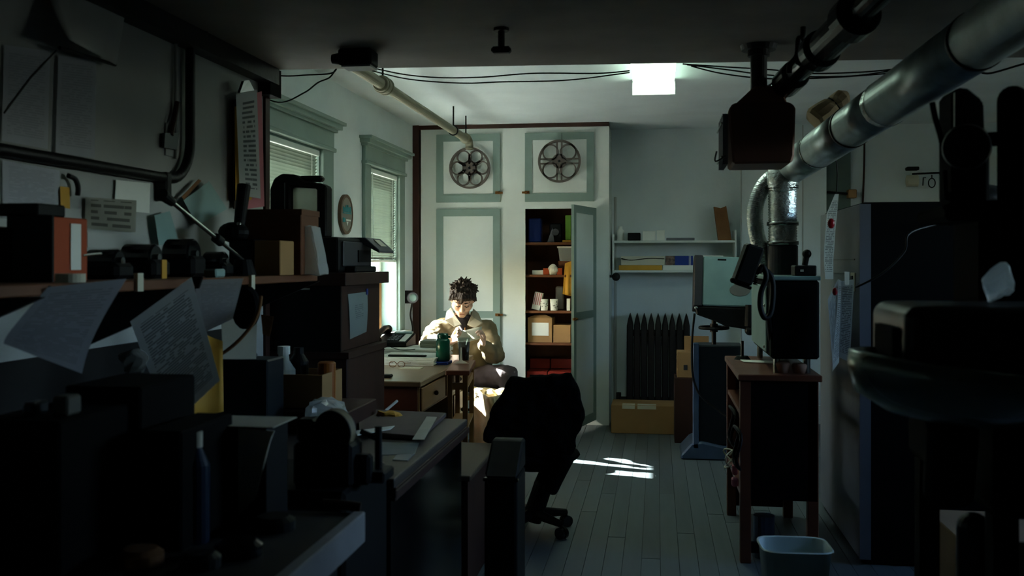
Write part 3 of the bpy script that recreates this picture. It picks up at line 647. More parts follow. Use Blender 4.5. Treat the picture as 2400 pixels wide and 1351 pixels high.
# ------------------------------------------------------------------ red cart with projector hood
CX, CY0, CY1, CZT = .385, 4.7, 5.62, .885
ct = thing('wooden_cart', 'tall red brown wooden cabinet on the right with open side shelves', 'cabinet', (.57, 5.15, 0))
ob('top', G().box(CX - .01, .755, CY0 - .01, CY1, CZT - .03, CZT), red_m, ct, bev=.004)
ob('front_panel', G().box(CX + .05, .735, CY0, CY0 + .02, .3, CZT - .03), matte_m, ct)
ob('lower_rail', G().box(CX + .05, .735, CY0, CY0 + .02, .05, .1), matte_m, ct)
for yy in (CY0, CY1 - .05): ob('leg', G().box(CX, CX + .05, yy, yy + .05, 0, CZT - .03), red_m, ct, bev=.003)
for yy in (CY0, CY1 - .05): ob('leg', G().box(.69, .74, yy, yy + .05, 0, CZT - .03), red_m, ct, bev=.003)
for z in (.3, .68): ob('side_shelf', G().box(CX + .005, .735, CY0 + .03, CY1 - .01, z, z + .022), red_m, ct)
ob('brace', G().prism([(CX + .01, CY0 + .05, .7), (CX + .01, CY0 + .05, .6), (CX + .01, CY0 + .28, .7)], (.02, 0, 0)), red_m, ct)
ob('back_panel', G().box(CX + .02, .735, CY1 - .015, CY1, .05, CZT - .03), bark_m, ct)
one('blue_tin', G().cyl((CX + .12, CY0 + .12, 0), (CX + .12, CY0 + .12, .2), .05, n=18), blue_m, 'dull blue tin low inside the red brown cabinet', 'tin')
A = PZ(1740, 852, CZT); B = PZ(1800, 862, CZT)
one('white_card', G().sheet((A.x, A.y + .14, CZT + .004), (A.x + .16, A.y + .1, CZT + .004), (A.x + .17, A.y - .02, CZT + .004), (A.x + .01, A.y + .02, CZT + .004)), paper_m, 'white card lying on the corner of the red brown cabinet', 'card', thick=.003)
hx0, hx1, hy0, hy1, hz0, hz1 = .53, .75, 4.74, 5.6, .955, 1.325
hd = thing('projector_hood', 'large black projector hood, its lit side coloured pale, on the wooden cabinet', 'projector', ((hx0 + hx1) / 2, 5.17, CZT))
ob('hood_body', G().box(hx0, hx1, hy0, hy1, hz0, hz1), matte_m, hd, bev=.01)
ob('side_panel', G().box(hx0 - .012, hx0 - .001, hy0 + .12, hy1 - .02, hz0 + .02, hz1 - .03), teal_m, hd, bev=.004)  # pale panel colours in the light on the hood's left side
ob('lit_top_edge', G().box(hx0 - .014, hx1 + .005, hy0 - .014, hy1, hz1, hz1 + .02), teal_m, hd, bev=.004)  # teal strip paints the light along the hood's top edge
for xx, yy in ((hx0 + .03, hy0 + .05), (hx1 - .05, hy0 + .05), (hx0 + .03, hy1 - .06), (hx1 - .05, hy1 - .06)): ob('foot', G().cyl((xx, yy, CZT), (xx, yy, hz0), .016, n=10), chrome_m, hd)
ob('rivet', G().ball((hx0 - .013, hy0 + .16, 1.2), .008).ball((hx0 - .013, hy0 + .16, 1.0), .008), chrome_m, hd)
for k_, (dx, h, l) in enumerate(((.0, .055, 'taller pale pot under the projector hood'), (.085, .045, 'lower brown pot under the projector hood'))):
    one('small_pot', G().lathe([(.03, 0), (.04, h * .8), (.034, h)], M.Translation((.585 + dx, hy0 + .06, CZT)), 16), mat('clay_pot', (150, 112, 92), .7), l, 'pot', smooth=True)
one('small_clamp', G().cyl((.455, 5.42, CZT), (.455, 5.42, CZT + .02), .045, .03, 14).cyl((.455, 5.42, CZT + .018), (.455, 5.42, CZT + .1), .008, n=8), gloss_m, 'small black clamp stand left of the projector hood', 'clamp')
zt_ = hz1 + .02; t = thing('splicer', 'small dark film splicer on top of the projector hood', 'splicer', (.695, 4.86, zt_))
ob('base', G().box(.645, .745, 4.79, 4.93, zt_, zt_ + .05), iron_m, t, bev=.005); ob('lever', G().cyl((.7, 4.86, zt_ + .05), (.71, 4.86, zt_ + .1), .014, n=10)  .ball((.71, 4.86, zt_ + .105), .022), iron_m, t)
ob('window', G().box(.67, .685, 4.787, 4.79, zt_ + .02, zt_ + .03), oldp_m, t)
# lamp head on gooseneck by the hood
Y = 4.62; q = lambda x, y, d=0: PY(x, y, Y + d)
t = thing('gooseneck_lamp', 'black tilted lamp head on a looping gooseneck beside projector hood', 'lamp', q(1795, 740))
m = frame(q(1753, 620), q(1770, 620) - q(1748, 610)); ax = (q(1770, 577) - q(1738, 665)); L = ax.length; m = frame(q(1753, 620), RT - ax * (RT.dot(ax) / ax.length_squared), ax)
ob('lamp_head', G().box(-.042, .042, -.04, .04, -L / 2, L / 2, m), black_m, t, bev=.01)
ob('switch', G().box(-.03, .05, -.02, .02, -L / 2 - .015, -L / 2, m).ball(m @ V((-.04, 0, -L / 2)), .014), iron_m, t, bev=.004)
ob('neck', G().tube(curve([q(1772, 640), q(1790, 632), q(1808, 650), q(1812, 690), q(1806, 735, -.01), q(1792, 745, -.02), q(1782, 720, -.02), q(1784, 685, -.02), q(1796, 650, -.02), q(1788, 625, -.02), q(1778, 640, -.02)], 6), .013, 10), black_m, t, smooth=True)
ob('neck_clamp', G().cyl(q(1800, 740, -.01), (hx0 + .01, hy0 + .1, 1.03), .012, n=10), black_m, t)
g = G(); hp = [q(1770, 668 - i * .9) + V((.009 * cos(i * 1.1), .009 * sin(i * 1.1), 0)) for i in range(80)]; g.tube(hp, .003, 5)
ob('coiled_cord', g, black_m, t)
# cords hung on the cart's side
for k_, (x, y, l) in enumerate(((1716, 1000, 'upper black cable coil hung on the cabinet side'), (1728, 1050, 'lower black cable coil hung on the cabinet side'))):
    c = PX(x, y, CX - .014); one('cable_coil', G().tube([c + V((.012 * sin(i * .8), .1 * cos(i * pi / 12), .1 * sin(i * pi / 12))) for i in range(50)], .007, 6), black_m, l, 'cable coil', 'cable coils', smooth=True)
c = PX(1712, 1075, CX - .022); one('cord_tangle', G().tube([c + V((.03 * sin(i * .5), .08 * cos(i * pi / 10), .045 * sin(i * pi / 10))) for i in range(42)], .004, 5), oldp_m, 'loops of white cord tangled beside the cabinet legs', 'cord', smooth=True)
c = PX(1722, 1130, CX - .014); one('red_plug', G().cbox(c, .03, .05, .04).cbox(c + V((0, .0, .06)), .025, .04, .05), pink_m, 'small red plug dangling below the white cord', 'plug', bev=.006)

# ducts
dq = lambda x, d, z: RT * x + FW * d + V((0, 0, CZ + z))
A, D = V((1.458, 5.2, .486)), V((-.046, -1, .067)); P = lambda t: dq(*(A + D * t)); r = .085
t = thing('round_duct', 'large round galvanised duct slanting down from the upper right', 'duct', P(0))
cuts = [0, .62, 1.13, 1.56, 2.35, 4.6]
for u, v in zip(cuts, cuts[1:]): ob('duct_section', G().cyl(P(u), P(v), r + .0015 * (cuts.index(u) % 2), n=40, cap=False), steel_m, t, smooth=True, thick=.002)
for u, m_, wd in ((1.13, iron_m, .008), (2.35, iron_m, .008), (.62, chrome_m, .008)): ob('seam_ring', G().cyl(P(u - wd), P(u + wd), r + .003, n=40, cap=False), m_, t, smooth=True, thick=.003)
ob('tape_seam', G().cyl(P(1.54), P(1.58), r + .003, n=40, cap=False).jitter(.003, 40), foil_m, t, thick=.002)
ob('duct_end', G().cyl(P(-.16), P(.03), r * .8, r + .004, n=32).ball(P(-.16), r * .8), foil_m, t, smooth=True)
vx, vy = .645, 5.25; E = P(-.1)
t = thing('vent_stack', 'vertical flexible silver duct rising from the projector hood', 'duct', (vx, vy, hz1 + .02))
ob('collar', G().cyl((vx, vy, hz1 + .02), (vx, vy, hz1 + .17), .078, n=28), mid_m, t, smooth=False)
prof = [];z = hz1 + .17
while z < 1.80: prof += [(.07, z), (.0745, z + .007)]; z += .014
ob('flex_duct', G().lathe(prof, M.Translation((vx, vy, 0)), 28), foil_m, t, smooth=True)
for z in (1.50, 1.60, 1.79): ob('clamp_band', G().cyl((vx, vy, z), (vx, vy, z + .02), .08, n=28, cap=False), chrome_m, t, smooth=True, thick=.002)
ob('elbow', G().tube(curve([(vx, vy, 1.79), (vx, vy, 1.87), E + (P(0) - E) * .2 + V((0, 0, -.03)), P(.05)], 6), .078, 24), foil_m, t, smooth=True)
q = lambda x, y, Y=5.3: PY(x, y, Y)
def flexr(pts, r0, name, label):
    g = G(); c = curve(pts, 24); g.tube(c, r0, 16, rf=lambda u: r0 * (1 + .045 * sin(u * 420))); return one(name, g, foil_m, label, 'duct', smooth=True)
flexr([q(1835, 408, 5.32), q(1805, 420), q(1783, 448), q(1770, 490), q(1771, 535), q(1780, 575), q(1792, 618), q(1800, 650, 5.3)], .042, 'flexible_duct', 'thin crinkled foil duct curving down left of the vent stack')
# brown bundle on the duct, hanging wire and paper strips
a, b = PD(1908, 287, 4.45), PD(1985, 222, 4.45); ax = b - a
t = thing('paper_bundle', 'brown crumpled paper bundle tied beside the round duct', 'bundle', (a + b) / 2)
g = G(); g.tube([a + ax * u for u in (0, .08, .3, .5, .62, .7, .85, 1)], .05, 12, rf=lambda u: [.055, .062, .06, .052, .04, .052, .05, .03][min(7, int(u * 7.01))]).jitter(.012, 18)
ob('wrapping', g, mat('bundle_paper', (158, 140, 112), .9, bump=.3), t)
ob('tie', G().tube([a + ax * .62 + (V((0, 1, 0)) * cos(i * pi / 5) + ax.normalized().cross(V((0, 1, 0))) * sin(i * pi / 5)) * .043 for i in range(11)], .004, 6), iron_m, t)
cable('hanging_wire', [PD(1955, 275, 4.5), PD(1953, 320, 4.5), PD(1962, 400, 4.55), PD(1960, 458, 4.6)], .003, black_m, 'thin black wire hanging from the duct to the paper strip', 'wire')
tp = textpaper('strip_print', (206, 212, 208), (90, 96, 96), 46, 6)
P3 = lambda x, y, d=4.55: PD(x, y, d)
t = thing('paper_strip', 'long curling paper strip with red seal, hung from black wire', 'paper strip', P3(1948, 560))
g = G(); rows = [(1957, 1966, 455), (1938, 1962, 500), (1935, 1958, 540), (1932, 1956, 575), (1931, 1953, 610), (1934, 1953, 655)]
vs = [[g.b.verts.new(P3(x, y, 4.55 + .02 * sin(i * 1.3))) for x in (a, (a + b) / 2, b)] for i, (a, b, y) in enumerate(rows)]
for i in range(5):
    for j in range(2): g.face([vs[i][j], vs[i + 1][j], vs[i + 1][j + 1], vs[i][j + 1]], ((j / 2, 1 - i / 5), (j / 2, .8 - i / 5), (j / 2 + .5, .8 - i / 5), (j / 2 + .5, 1 - i / 5)))
ob('strip', g, tp, t, thick=.0012)
wax = mat('red_wax', (140, 26, 34), .3)
ob('seal', G().ball(P3(1948, 524, 4.52), .016, .01, .024), wax, t, smooth=True)
t = thing('paper_tag', 'wide folded paper tag with red seal on grey machine edge', 'paper tag', P3(1970, 760))
ob('left_leaf', G().sheet(P3(1965, 655, 4.5), P3(1974, 660, 4.48), P3(1968, 850, 4.46), P3(1952, 872, 4.52), lambda u, v: .004 * sin(v * 5), 4, 10), tp, t, thick=.0012)
ob('left_corner', G().sheet(P3(1964, 655, 4.5), P3(1964, 656, 4.5), P3(1953, 872, 4.52), P3(1940, 702, 4.55), None, 3, 6), tp, t, thick=.0012)
ob('right_leaf', G().sheet(P3(1972, 660, 4.48), P3(2002, 655, 4.46), P3(1992, 850, 4.44), P3(1966, 838, 4.46), lambda u, v: .005 * sin(v * 6), 4, 10), tp, t, thick=.0012)
ob('seal', G().ball(P3(1957, 684, 4.47), .012, .008, .018), wax, t, smooth=True)
ob('tape', G().sheet(P3(1979, 637, 4.45), P3(1991, 638, 4.45), P3(1990, 668, 4.45), P3(1980, 668, 4.45)), oldp_m, t, thick=.001)

# ------------------------------------------------------------------ tall grey machine cabinet
mc = thing('machine_cabinet', 'tall grey and black machine cabinet with domed motor on top', 'machine', (1.6, 5.25, 0))
ob('cabinet_body', G().box(.945, 2.4, 4.76, 5.85, 0, 1.69), matte_m, mc, bev=.012)
ob('side_panel', G().box(.93, .944, 4.745, 5.85, .03, 1.68), grey_m, mc, bev=.004)
ob('corner_strip', G().box(.93, .98, 4.74, 4.758, .03, 1.68), grey_m, mc)
ob('motor_dome', G().lathe([(.18, 0), (.17, .05), (.12, .085), (.05, .1), (.001, .102)], M.Translation((1.56, 5.1, 1.69)), 28), iron_m, mc, smooth=True)
for z in (1.42, 1.35, 1.28): ob('vent_slot', G().box(.926, .93, 4.85, 5.4, z, z + .006), mid_m, mc)
ob('switch_plate', G().box(.924, .93, 4.83, 4.93, 1.27, 1.36), oldp_m, mc, bev=.002)
for z in (1.295, 1.335): ob('switch', G().box(.918, .924, 4.865, 4.895, z - .01, z + .01), mid_m, mc)

# ------------------------------------------------------------------ hanging heater and black pipe
hy = 4.05; q = lambda x, y, d=0: PY(x, y, hy + d)
z0, z1 = q(1780, 383).z, q(1780, 240).z; x0, x1 = q(1712, 300).x, q(1862, 300).x
t = thing('hanging_heater', 'dark brown unit heater hung from the soffit on black pipe', 'heater', ((x0 + x1) / 2, hy + .15, z1))
hm = mat('heater_brown', (112, 78, 66), .55, .2, bump=.15)
ob('heater_body', G().prism([(x0 + .01, hy, z0), (x1 - .01, hy, z0), (x1, hy, z0 + .03), (x1 + .005, hy, z1 - .02), (x1 - .02, hy, z1), (x0 + .01, hy, z1), (x0 - .01, hy, z1 - .03)], (0, .3, 0)), hm, t, bev=.008)
for k_ in range(6):
    yy = hy + .02 + k_ * .05; ob('louvre', G().box(x0 - .03, x0 - .008, yy, yy + .012, z0 + .0, z1 - .04), grey_m, t)
for zz in (z0 + .03, z1 - .08): ob('guard_wire', G().cyl((x0 - .034, hy, zz), (x0 - .034, hy + .3, zz), .004, n=6), chrome_m, t)
ob('guard_hook', G().tube(curve([(x0 - .02, hy - .005, z0 + .03), (x0 - .06, hy - .01, z0 + .01), (x0 - .055, hy - .01, z0 + .05)], 5), .004, 6), iron_m, t)
ob('top_yoke', G().prism([(x0 + .02, hy + .05, z1), (x0 + .1, hy + .05, z1 + .075), (x1 - .05, hy + .05, z1 + .075), (x1 - .02, hy + .05, z1)], (0, .16, 0)), hm, t, bev=.006)
cx = q(1786, 200).x
ob('drop_pipe', G().cyl((cx, hy + .13, z1 + .05), (cx, hy + .13, SH), .034, n=20), iron_m, t, smooth=False)
ob('flange', G().cyl((cx, hy + .13, SH - .02), (cx, hy + .13, SH), .07, .078, 24).cyl((cx, hy + .13, SH - .045), (cx, hy + .13, SH - .02), .045, n=20), iron_m, t)
a, b = PD(1812, 225, 4.15), PD(2075, -30, 3.05); ax = b - a; q = lambda u: a + ax * u
t = thing('black_steam_pipe', 'glossy black steam pipe with couplings rising from the heater', 'pipe', a)
pm = mat('pipe_black_gloss', (44, 47, 47), .2, .6)
ob('pipe_run', G().cyl(q(0), q(1.1), .043, n=22, cap=True), pm, t, smooth=False)
for u, v, rr in ((.14, .26, .058), (.46, .52, .072), (.54, .74, .06), (.74, .82, .078)): ob('coupling', G().cyl(q(u), q(v), rr, n=24), pm, t, bev=.006, seg=2)
ob('elbow', G().ball(q(.02), .05).cyl(q(.0), q(.09), .045, n=18), iron_m, t, smooth=True)
cable('hook_rod', [PD(1884, -12, 3.75), PD(1883, 60, 3.75), PD(1881, 88, 3.75), PD(1872, 92, 3.75), PD(1868, 130, 3.75), PD(1852, 152, 3.75), PD(1850, 172, 3.75)], .011, iron_m, 'black hooked rod holding up the glossy steam pipe', 'rod', 8)

# ------------------------------------------------------------------ waste basket
def rect_ring(g, c, w_, d_, z, m, n=28, pw=5):
    out = []
    for i in range(n):
        an = 2 * pi * i / n; cc, ss = cos(an), sin(an); k = (abs(cc) ** pw + abs(ss) ** pw) ** (-1 / pw)
        out.append(g.b.verts.new(m @ V((w_ / 2 * cc * k, d_ / 2 * ss * k, z))))
    return out
p = PD(1862, 1290, 3.5); cx, cy_ = p.x, p.y
m = M.Translation((cx, cy_, 0)) @ M.Rotation(YAW * .3, 4, 'Z'); hr = .40
t = thing('waste_basket', 'pale plastic waste basket on the floor at lower right', 'waste basket', (cx, cy_, 0)); g = G()
pr = [(.17, .14, .0), (.238, .2, hr), (.252, .214, hr), (.252, .214, hr - .012), (.24, .202, hr - .006)][:3] + [(.252, .214, hr), (.246, .208, hr + .004), (.232, .194, hr), (.165, .135, .008)]
rs = [rect_ring(g, None, a_, b_, z_, m) for a_, b_, z_ in pr]
for A_, B_ in zip(rs, rs[1:]): g.bridge(A_, B_)
g.face(rs[0][::-1]); g.face(rs[-1])
ob('basket', g, mat('pale_plastic', (178, 196, 196), .45, var=.04), t, smooth=True)
# ------------------------------------------------------------------ sunlit desk by the window
DXL, DXR, DY0, DY1, DZ = -2.06, -1.3, 5.3, 6.86, .75
t = thing('writing_desk', 'worn wooden desk in the sunlight under the windows', 'desk', ((DXL + DXR) / 2, 6.2, 0))
ob('desk_top', G().box(DXL, DXR + .01, DY0 - .02, DY1, DZ - .032, DZ), desk_m, t, bev=.005)
ob('front_panel', G().box(DXL + .02, DXR - .015, DY0, DY0 + .02, .35, DZ - .032), red_m, t)
ob('side_apron', G().box(DXR - .03, DXR - .012, DY0 + .02, 6.75, DZ - .19, DZ - .032), oak_m, t)
for a, b in ((DY0 + .05, DY0 + .66), (DY0 + .7, 6.7)):
    d = ob('drawer', G().box(DXR - .012, DXR + .002, a, b, DZ - .175, DZ - .045), oak_m, t, bev=.004)
    ob('knob', G().ball((DXR + .014, (a + b) / 2, DZ - .11), .014), bark_m, d, smooth=True)
d = ob('pedestal', G().box(DXL + .3, DXR - .015, 6.2, 6.72, .02, DZ - .19), oak_m, t, bev=.004)
for z0, z1 in ((.05, .28), (.3, .545)):
    dd = ob('drawer', G().box(DXR - .015, DXR, 6.23, 6.69, z0, z1), oak_m, t, bev=.004); ob('knob', G().ball((DXR + .012, 6.46, (z0 + z1) / 2), .014), bark_m, dd, smooth=True)
for xx, yy in ((DXL + .02, DY0 + .02), (DXL + .02, DY1 - .08), (DXR - .4, DY1 - .08), (DXR - .075, DY0 + .02)): ob('leg', G().box(xx, xx + .055, yy, yy + .055, 0, DZ - .032), red_m, t)
t = thing('window_table', 'white painted low table under the narrow sunny window', 'table', (-1.96, 7.4, 0))
ob('table_top', G().box(-2.11, -1.81, 6.9, 7.95, .67, .7), white_m, t, bev=.004); ob('front_panel', G().box(-1.83, -1.81, 6.92, 7.93, .05, .67), white_m, t)
for yy in (6.92, 7.9): ob('side_panel', G().box(-2.1, -1.83, yy, yy + .02, 0, .67), white_m, t)
STZ = .775; so_ = V((-1.10, 5.66, 0)); ms = M.Translation(so_) @ M.Rotation(R(7), 4, 'Z')
t = thing('side_stand', 'narrow open wooden stand with red brown top beside the desk', 'stand', (-1.2, 5.95, 0))
ob('stand_top', G().box(-.13, .01, -.01, .61, STZ - .03, STZ, ms), red_m, t, bev=.004)
for xx in (-.12, -.03):
    for yy in (0, .57): ob('leg', G().box(xx, xx + .03, yy, yy + .03, 0, STZ - .03, ms), oak_m, t, bev=.003)
for z in (.12, .66): ob('stretcher', G().box(-.09, -.03, .003, .025, z, z + .04, ms), oak_m, t); ob('stretcher', G().box(-.025, -.005, .03, .57, z, z + .04, ms), oak_m, t)
ob('inner_shelf', G().box(-.118, -.003, .03, .57, .42, .435, ms), oak_m, t)

def pile(name, x0, x1, y0, y1, z0, z1, n, m, label, cat='papers'):
    t = thing(name, label, cat, ((x0 + x1) / 2, (y0 + y1) / 2, z0)); h = (z1 - z0) / n
    for i in range(n):
        dx, dy = random.uniform(-.008, .008), random.uniform(-.01, .01)
        ob('sheaf', G().box(x0 + dx, x1 + dx, y0 + dy, y1 + dy, z0 + i * h, z0 + (i + 1) * h - .0012), m, t)
    return t
pile('paper_pile', -1.79, -1.40, 6.1, 6.46, DZ, .80, 6, paper_m, 'low white paper pile at the front of the sunlit desk')
pile('paper_pile', -2.0, -1.44, 6.5, 6.83, DZ, .82, 7, paper_m, 'broad sunlit white paper pile carrying the telephone')
pile('paper_pile', -2.06, -1.84, 6.94, 7.7, .7, .735, 3, paper_m, 'glaring white papers on the low table under narrow window')
pile('book_pile', -1.62, -1.46, 6.6, 6.8, .822, .868, 3, mat('book_grey', (128, 134, 120), .7), 'small grey green books between telephone and seated man', 'books')
one('black_ruler', G().box(-1.72, -1.47, 6.15, 6.185, .801, .812), black_m, 'dark ruler lying on the low white paper pile', 'ruler', bev=.003)
ph = V((-1.83, 6.73, .822)); m = frame(ph, (1, -.1, 0))
t = thing('desk_telephone', 'black desk telephone with grey keys and handset on papers', 'telephone', ph)
ob('phone_base', G().prism([m @ V(p) for p in ((-.11, -.1, 0), (-.11, .1, 0), (-.11, .1, .085), (-.11, -.1, .03))], m.to_3x3() @ V((.23, 0, 0))), black_m, t, bev=.006)
sl_ = M.Translation((0, 0, .03)) @ M.Rotation(math.atan2(.055, .2), 4, 'X'); mm = m @ M.Translation((0, -.1, 0)) @ sl_
g = G()
for i in range(3):
    for j in range(4): g.box(-.03 + i * .028, -.012 + i * .028, .03 + j * .03, .048 + j * .03, 0, .008, mm)
ob('keys', g, grey_m, t, kind='stuff')
ob('index_card', G().box(.06, .105, .02, .17, 0, .003, mm), paper_m, t)
ob('display', G().box(-.03, .105, .17, .2, 0, .012, mm), teal_m, t)
ob('handset', G().tube(curve([mm @ V(p) for p in ((-.085, -.02, .03), (-.085, .03, .05), (-.085, .13, .055), (-.085, .2, .035))], 6), .02, 12).ball(mm @ V((-.085, -.015, .02)), .032).ball(mm @ V((-.085, .2, .025)), .032), mat('handset_brown', (44, 28, 18), .4), t, smooth=True)
cable('phone_cord', [ph + V((-.1, -.1, .005)), ph + V((-.06, -.2, .004)), ph + V((.02, -.35, .004)), ph + V((.02, -.5, -.002)), ph + V((-.01, -.62, -.06)), ph + V((.06, -.75, -.066)), ph + V((.1, -.9, -.067))], .005, black_m, 'black telephone cord trailing over the sunlit papers', 'cord')
cable('thin_wire', [ph + V((.0, -.12, .003)), ph + V((.06, -.25, .003)), ph + V((.16, -.38, .003)), ph + V((.22, -.3, .003))], .0025, black_m, 'very thin wire curling over the white papers', 'cord')
cable('black_adapter_lead', [(-1.83, 6.3, DZ + .006), (-1.76, 6.02, DZ + .006), (-1.68, 5.9, DZ + .006), (-1.72, 5.7, DZ + .006), (-1.86, 5.6, DZ + .006)], .005, black_m, 'black lead looping over the near end of the sunlit desk', 'cord')
t = thing('spectacles', 'pair of spectacles lying open on the sunlit desk', 'spectacles', (-1.6, 5.98, DZ))
g = G()
for xx in (-1.635, -1.58): g.tube([(xx + .023 * cos(i * pi / 7), 5.96, DZ + .022 + .018 * sin(i * pi / 7)) for i in range(15)], .0022, 5)
g.tube([(-1.66, 5.96, DZ + .03), (-1.665, 6.08, DZ + .02)], .002, 5).tube([(-1.556, 5.96, DZ + .03), (-1.55, 6.08, DZ + .02)], .002, 5).tube([(-1.612, 5.96, DZ + .025), (-1.603, 5.96, DZ + .025)], .002, 5)
ob('spectacle_frame', g, brass_m, t)
one('black_clip', G().box(-1.62, -1.5, 5.42, 5.48, DZ, DZ + .018), black_m, 'small black stapler near the front edge of the desk', 'stapler', bev=.006)
one('white_envelope', G().box(-1.58, -1.44, 5.88, 5.98, DZ, DZ + .006), oldp_m, 'folded cream envelope beside the spectacles', 'envelope')
p = V((-1.372, 6.22, DZ)); t = thing('thermos_flask', 'dark green thermos flask standing at the desk edge', 'flask', p)
gm = mat('green_flask', (18, 92, 74), .2, .1, spec=.6)
ob('flask_body', G().lathe([(.042, .022), (.046, .03), (.046, .15), (.04, .165)], M.Translation(p), 28), gm, t, smooth=True)
ob('flask_lid', G().lathe([(.034, .165), (.037, .17), (.037, .19), (.03, .2), (.012, .202)], M.Translation(p), 24).box(p.x + .03, p.x + .05, p.y - .01, p.y + .01, .92, .935), gm, t, smooth=False)
one('blue_tray', G().box(-1.43, -1.325, 6.15, 6.29, DZ, DZ + .02), blu2_m, 'small bright blue box under the green thermos', 'box', bev=.004)
p = ms @ V((-.06, .52, STZ)); t = thing('drinking_glass', 'tall clear glass of dark iced drink on narrow stand', 'glass', p)
ob('glass_wall', G().lathe([(.032, 0), (.042, .15), (.0395, .15), (.03, .006)], M.Translation(p), 28, False), glass('tumbler_glass', (235, 240, 238), .1), t, smooth=True)
ob('drink', G().lathe([(.0285, .008), (.037, .125)], M.Translation(p), 24), mat('cola', (40, 14, 10), .1, spec=.6), t, smooth=False)
ob('ice', G().cbox(p + V((.01, 0, .122)), .024, .024, .02, M.Identity(4)).cbox(p + V((-.015, .012, .12)), .02, .02, .018), mat('ice_block', (200, 205, 200), .15), t, bev=.003)
one('folded_napkin', G().prism([ms @ V(q_) for q_ in ((-.118, .38, STZ), (-.02, .38, STZ), (-.062, .38, STZ + .02), (-.066, .38, STZ + .1), (-.072, .38, STZ + .1), (-.076, .38, STZ + .02))], (0, .01, 0)), paper_m, 'white paper stub standing in front of the dark drink', 'napkin')
p = PX(966, 698, WX + .07); t = thing('wall_gauge', 'small grey round gauge on bracket between narrow window and cupboard', 'gauge', (WX, p.y, p.z))
ob('dial', G().cyl(p + V((.012, -.03, 0)), p + V((0, .01, 0)), .048, n=22), grey_m, t, bev=.006); ob('lens', G().ball(p + V((.014, -.032, 0)), .034, .012, .034), teal_m, t, smooth=True)
ob('bracket', G().box(WX, p.x, p.y - .015, p.y + .015, p.z - .05, p.z + .06), iron_m, t)
ob('lead', G().tube(curve([p + V((0, 0, -.05)), p + V((-.01, -.02, -.15)), p + V((.0, .02, -.27)), p + V((-.02, 0, -.4))], 5), .008, 7), iron_m, t)

# kraft bag on the floor
p = V((-1.175, 6.92, 0)); t = thing('kraft_bag', 'crumpled open kraft paper bag standing sunlit on the floor', 'bag', p); g = G(); m = M.Translation(p) @ M.Rotation(R(-48), 4, 'Z')
rs = [rect_ring(g, None, a_, b_, z_, m, 36, 7) for a_, b_, z_ in ((.29, .17, 0), (.3, .18, .15), (.31, .19, .3), (.3, .19, .4), (.31, .2, .49), (.29, .18, .49), (.28, .17, .3), (.27, .16, .02))]
for v in rs[4] + rs[5]: v.co.z += .03 * NZ.noise(v.co * 9)
for A_, B_ in zip(rs, rs[1:]): g.bridge(A_, B_)
g.face(rs[0][::-1]); g.face(rs[-1]); bmesh.ops.subdivide_edges(g.b, edges=g.b.edges[:], cuts=1); bmesh.ops.subdivide_edges(g.b, edges=g.b.edges[:], cuts=1); g.jitter(.02, 9).jitter(.007, 26)
for v in g.b.verts: v.co.z = max(v.co.z, 0)
ob('bag_wall', g, kraft_m, t, smooth=True)
g = G()
for q in range(3): g.ball(p + V((-.08 + .08 * q, .0, .45)), .06, .05, .05)
g.jitter(.03, 16); ob('crumpled_paper', g, kraft_m, t)

# ------------------------------------------------------------------ low table, bin
t = thing('low_table', 'low brown side table between near desk and office chair', 'table', (-1.1, 4.5, 0))
ob('table_top', G().box(-1.42, -.785, 4.1, 4.87, .475, .5), mat('low_table_brown', (78, 66, 52), .6, stretch=(1, .3, 1)), t, bev=.004)
ob('side_panel', G().box(-.83, -.80, 4.12, 4.85, 0, .475), bark_m, t); ob('side_panel', G().box(-1.4, -1.37, 4.12, 4.85, 0, .475), bark_m, t); ob('front_panel', G().box(-1.37, -.83, 4.12, 4.14, .05, .475), bark_m, t)
x0, x1 = PD(1126, 1130, 3.72).x, PD(1207, 1130, 3.72).x; yb0 = 3.74
t = thing('black_bin', 'tall narrow black bin with sloping lid in front of chair', 'bin', ((x0 + x1) / 2, yb0 + .1, 0)); zt_ = PD(1165, 1130, 3.72).z
ob('bin_body', G().box(x0, x1, yb0, yb0 + .24, 0, zt_), black_m, t, bev=.012, seg=2)
ob('sloping_lid', G().prism([(x0, yb0, zt_), (x0, yb0 + .24, zt_), (x0, yb0 + .24, zt_ + .115), (x0, yb0 + .18, zt_ + .115)], (x1 - x0, 0, 0)), black_m, t, bev=.008)
ob('rim', G().box(x0 - .004, x1 + .004, yb0 - .004, yb0 + .02, zt_ - .015, zt_ - .002), gloss_m, t, bev=.003)

# ------------------------------------------------------------------ near desk and what stands on it
t = thing('near_desk', 'dark desk in shadow with papers on its worn brown top', 'desk', (-1.28, 3.5, 0)); NX0, NX1, NY0, NY1 = -1.78, -.79, 2.9, 4.06
ob('desk_top', G().box(NX0, NX1, NY0, NY1, DZ - .03, DZ), mat('dark_desk_top', (66, 57, 51), .5, stretch=(1, .3, 1)), t, bev=.006, seg=2)
ob('side_panel', G().box(NX1 - .045, NX1 - .02, NY0 + .03, NY1 - .03, .02, DZ - .03), gloss_m, t); ob('side_panel', G().box(NX0 + .02, NX0 + .045, NY0 + .03, NY1 - .03, .02, DZ - .03), gloss_m, t)
ob('modesty_panel', G().box(NX0 + .045, NX1 - .045, NY0 + .05, NY0 + .07, .1, DZ - .03), black_m, t)
ob('edge_moulding', G().box(NX1, NX1 + .008, NY0, NY1, DZ - .06, DZ - .034).box(NX1 - .02, NX1, NY0 + .02, NY1, DZ - .075, DZ - .03), bark_m, t, bev=.004)
z = DZ; q = lambda x, y, dz=.002: PZ(x, y, DZ + dz)
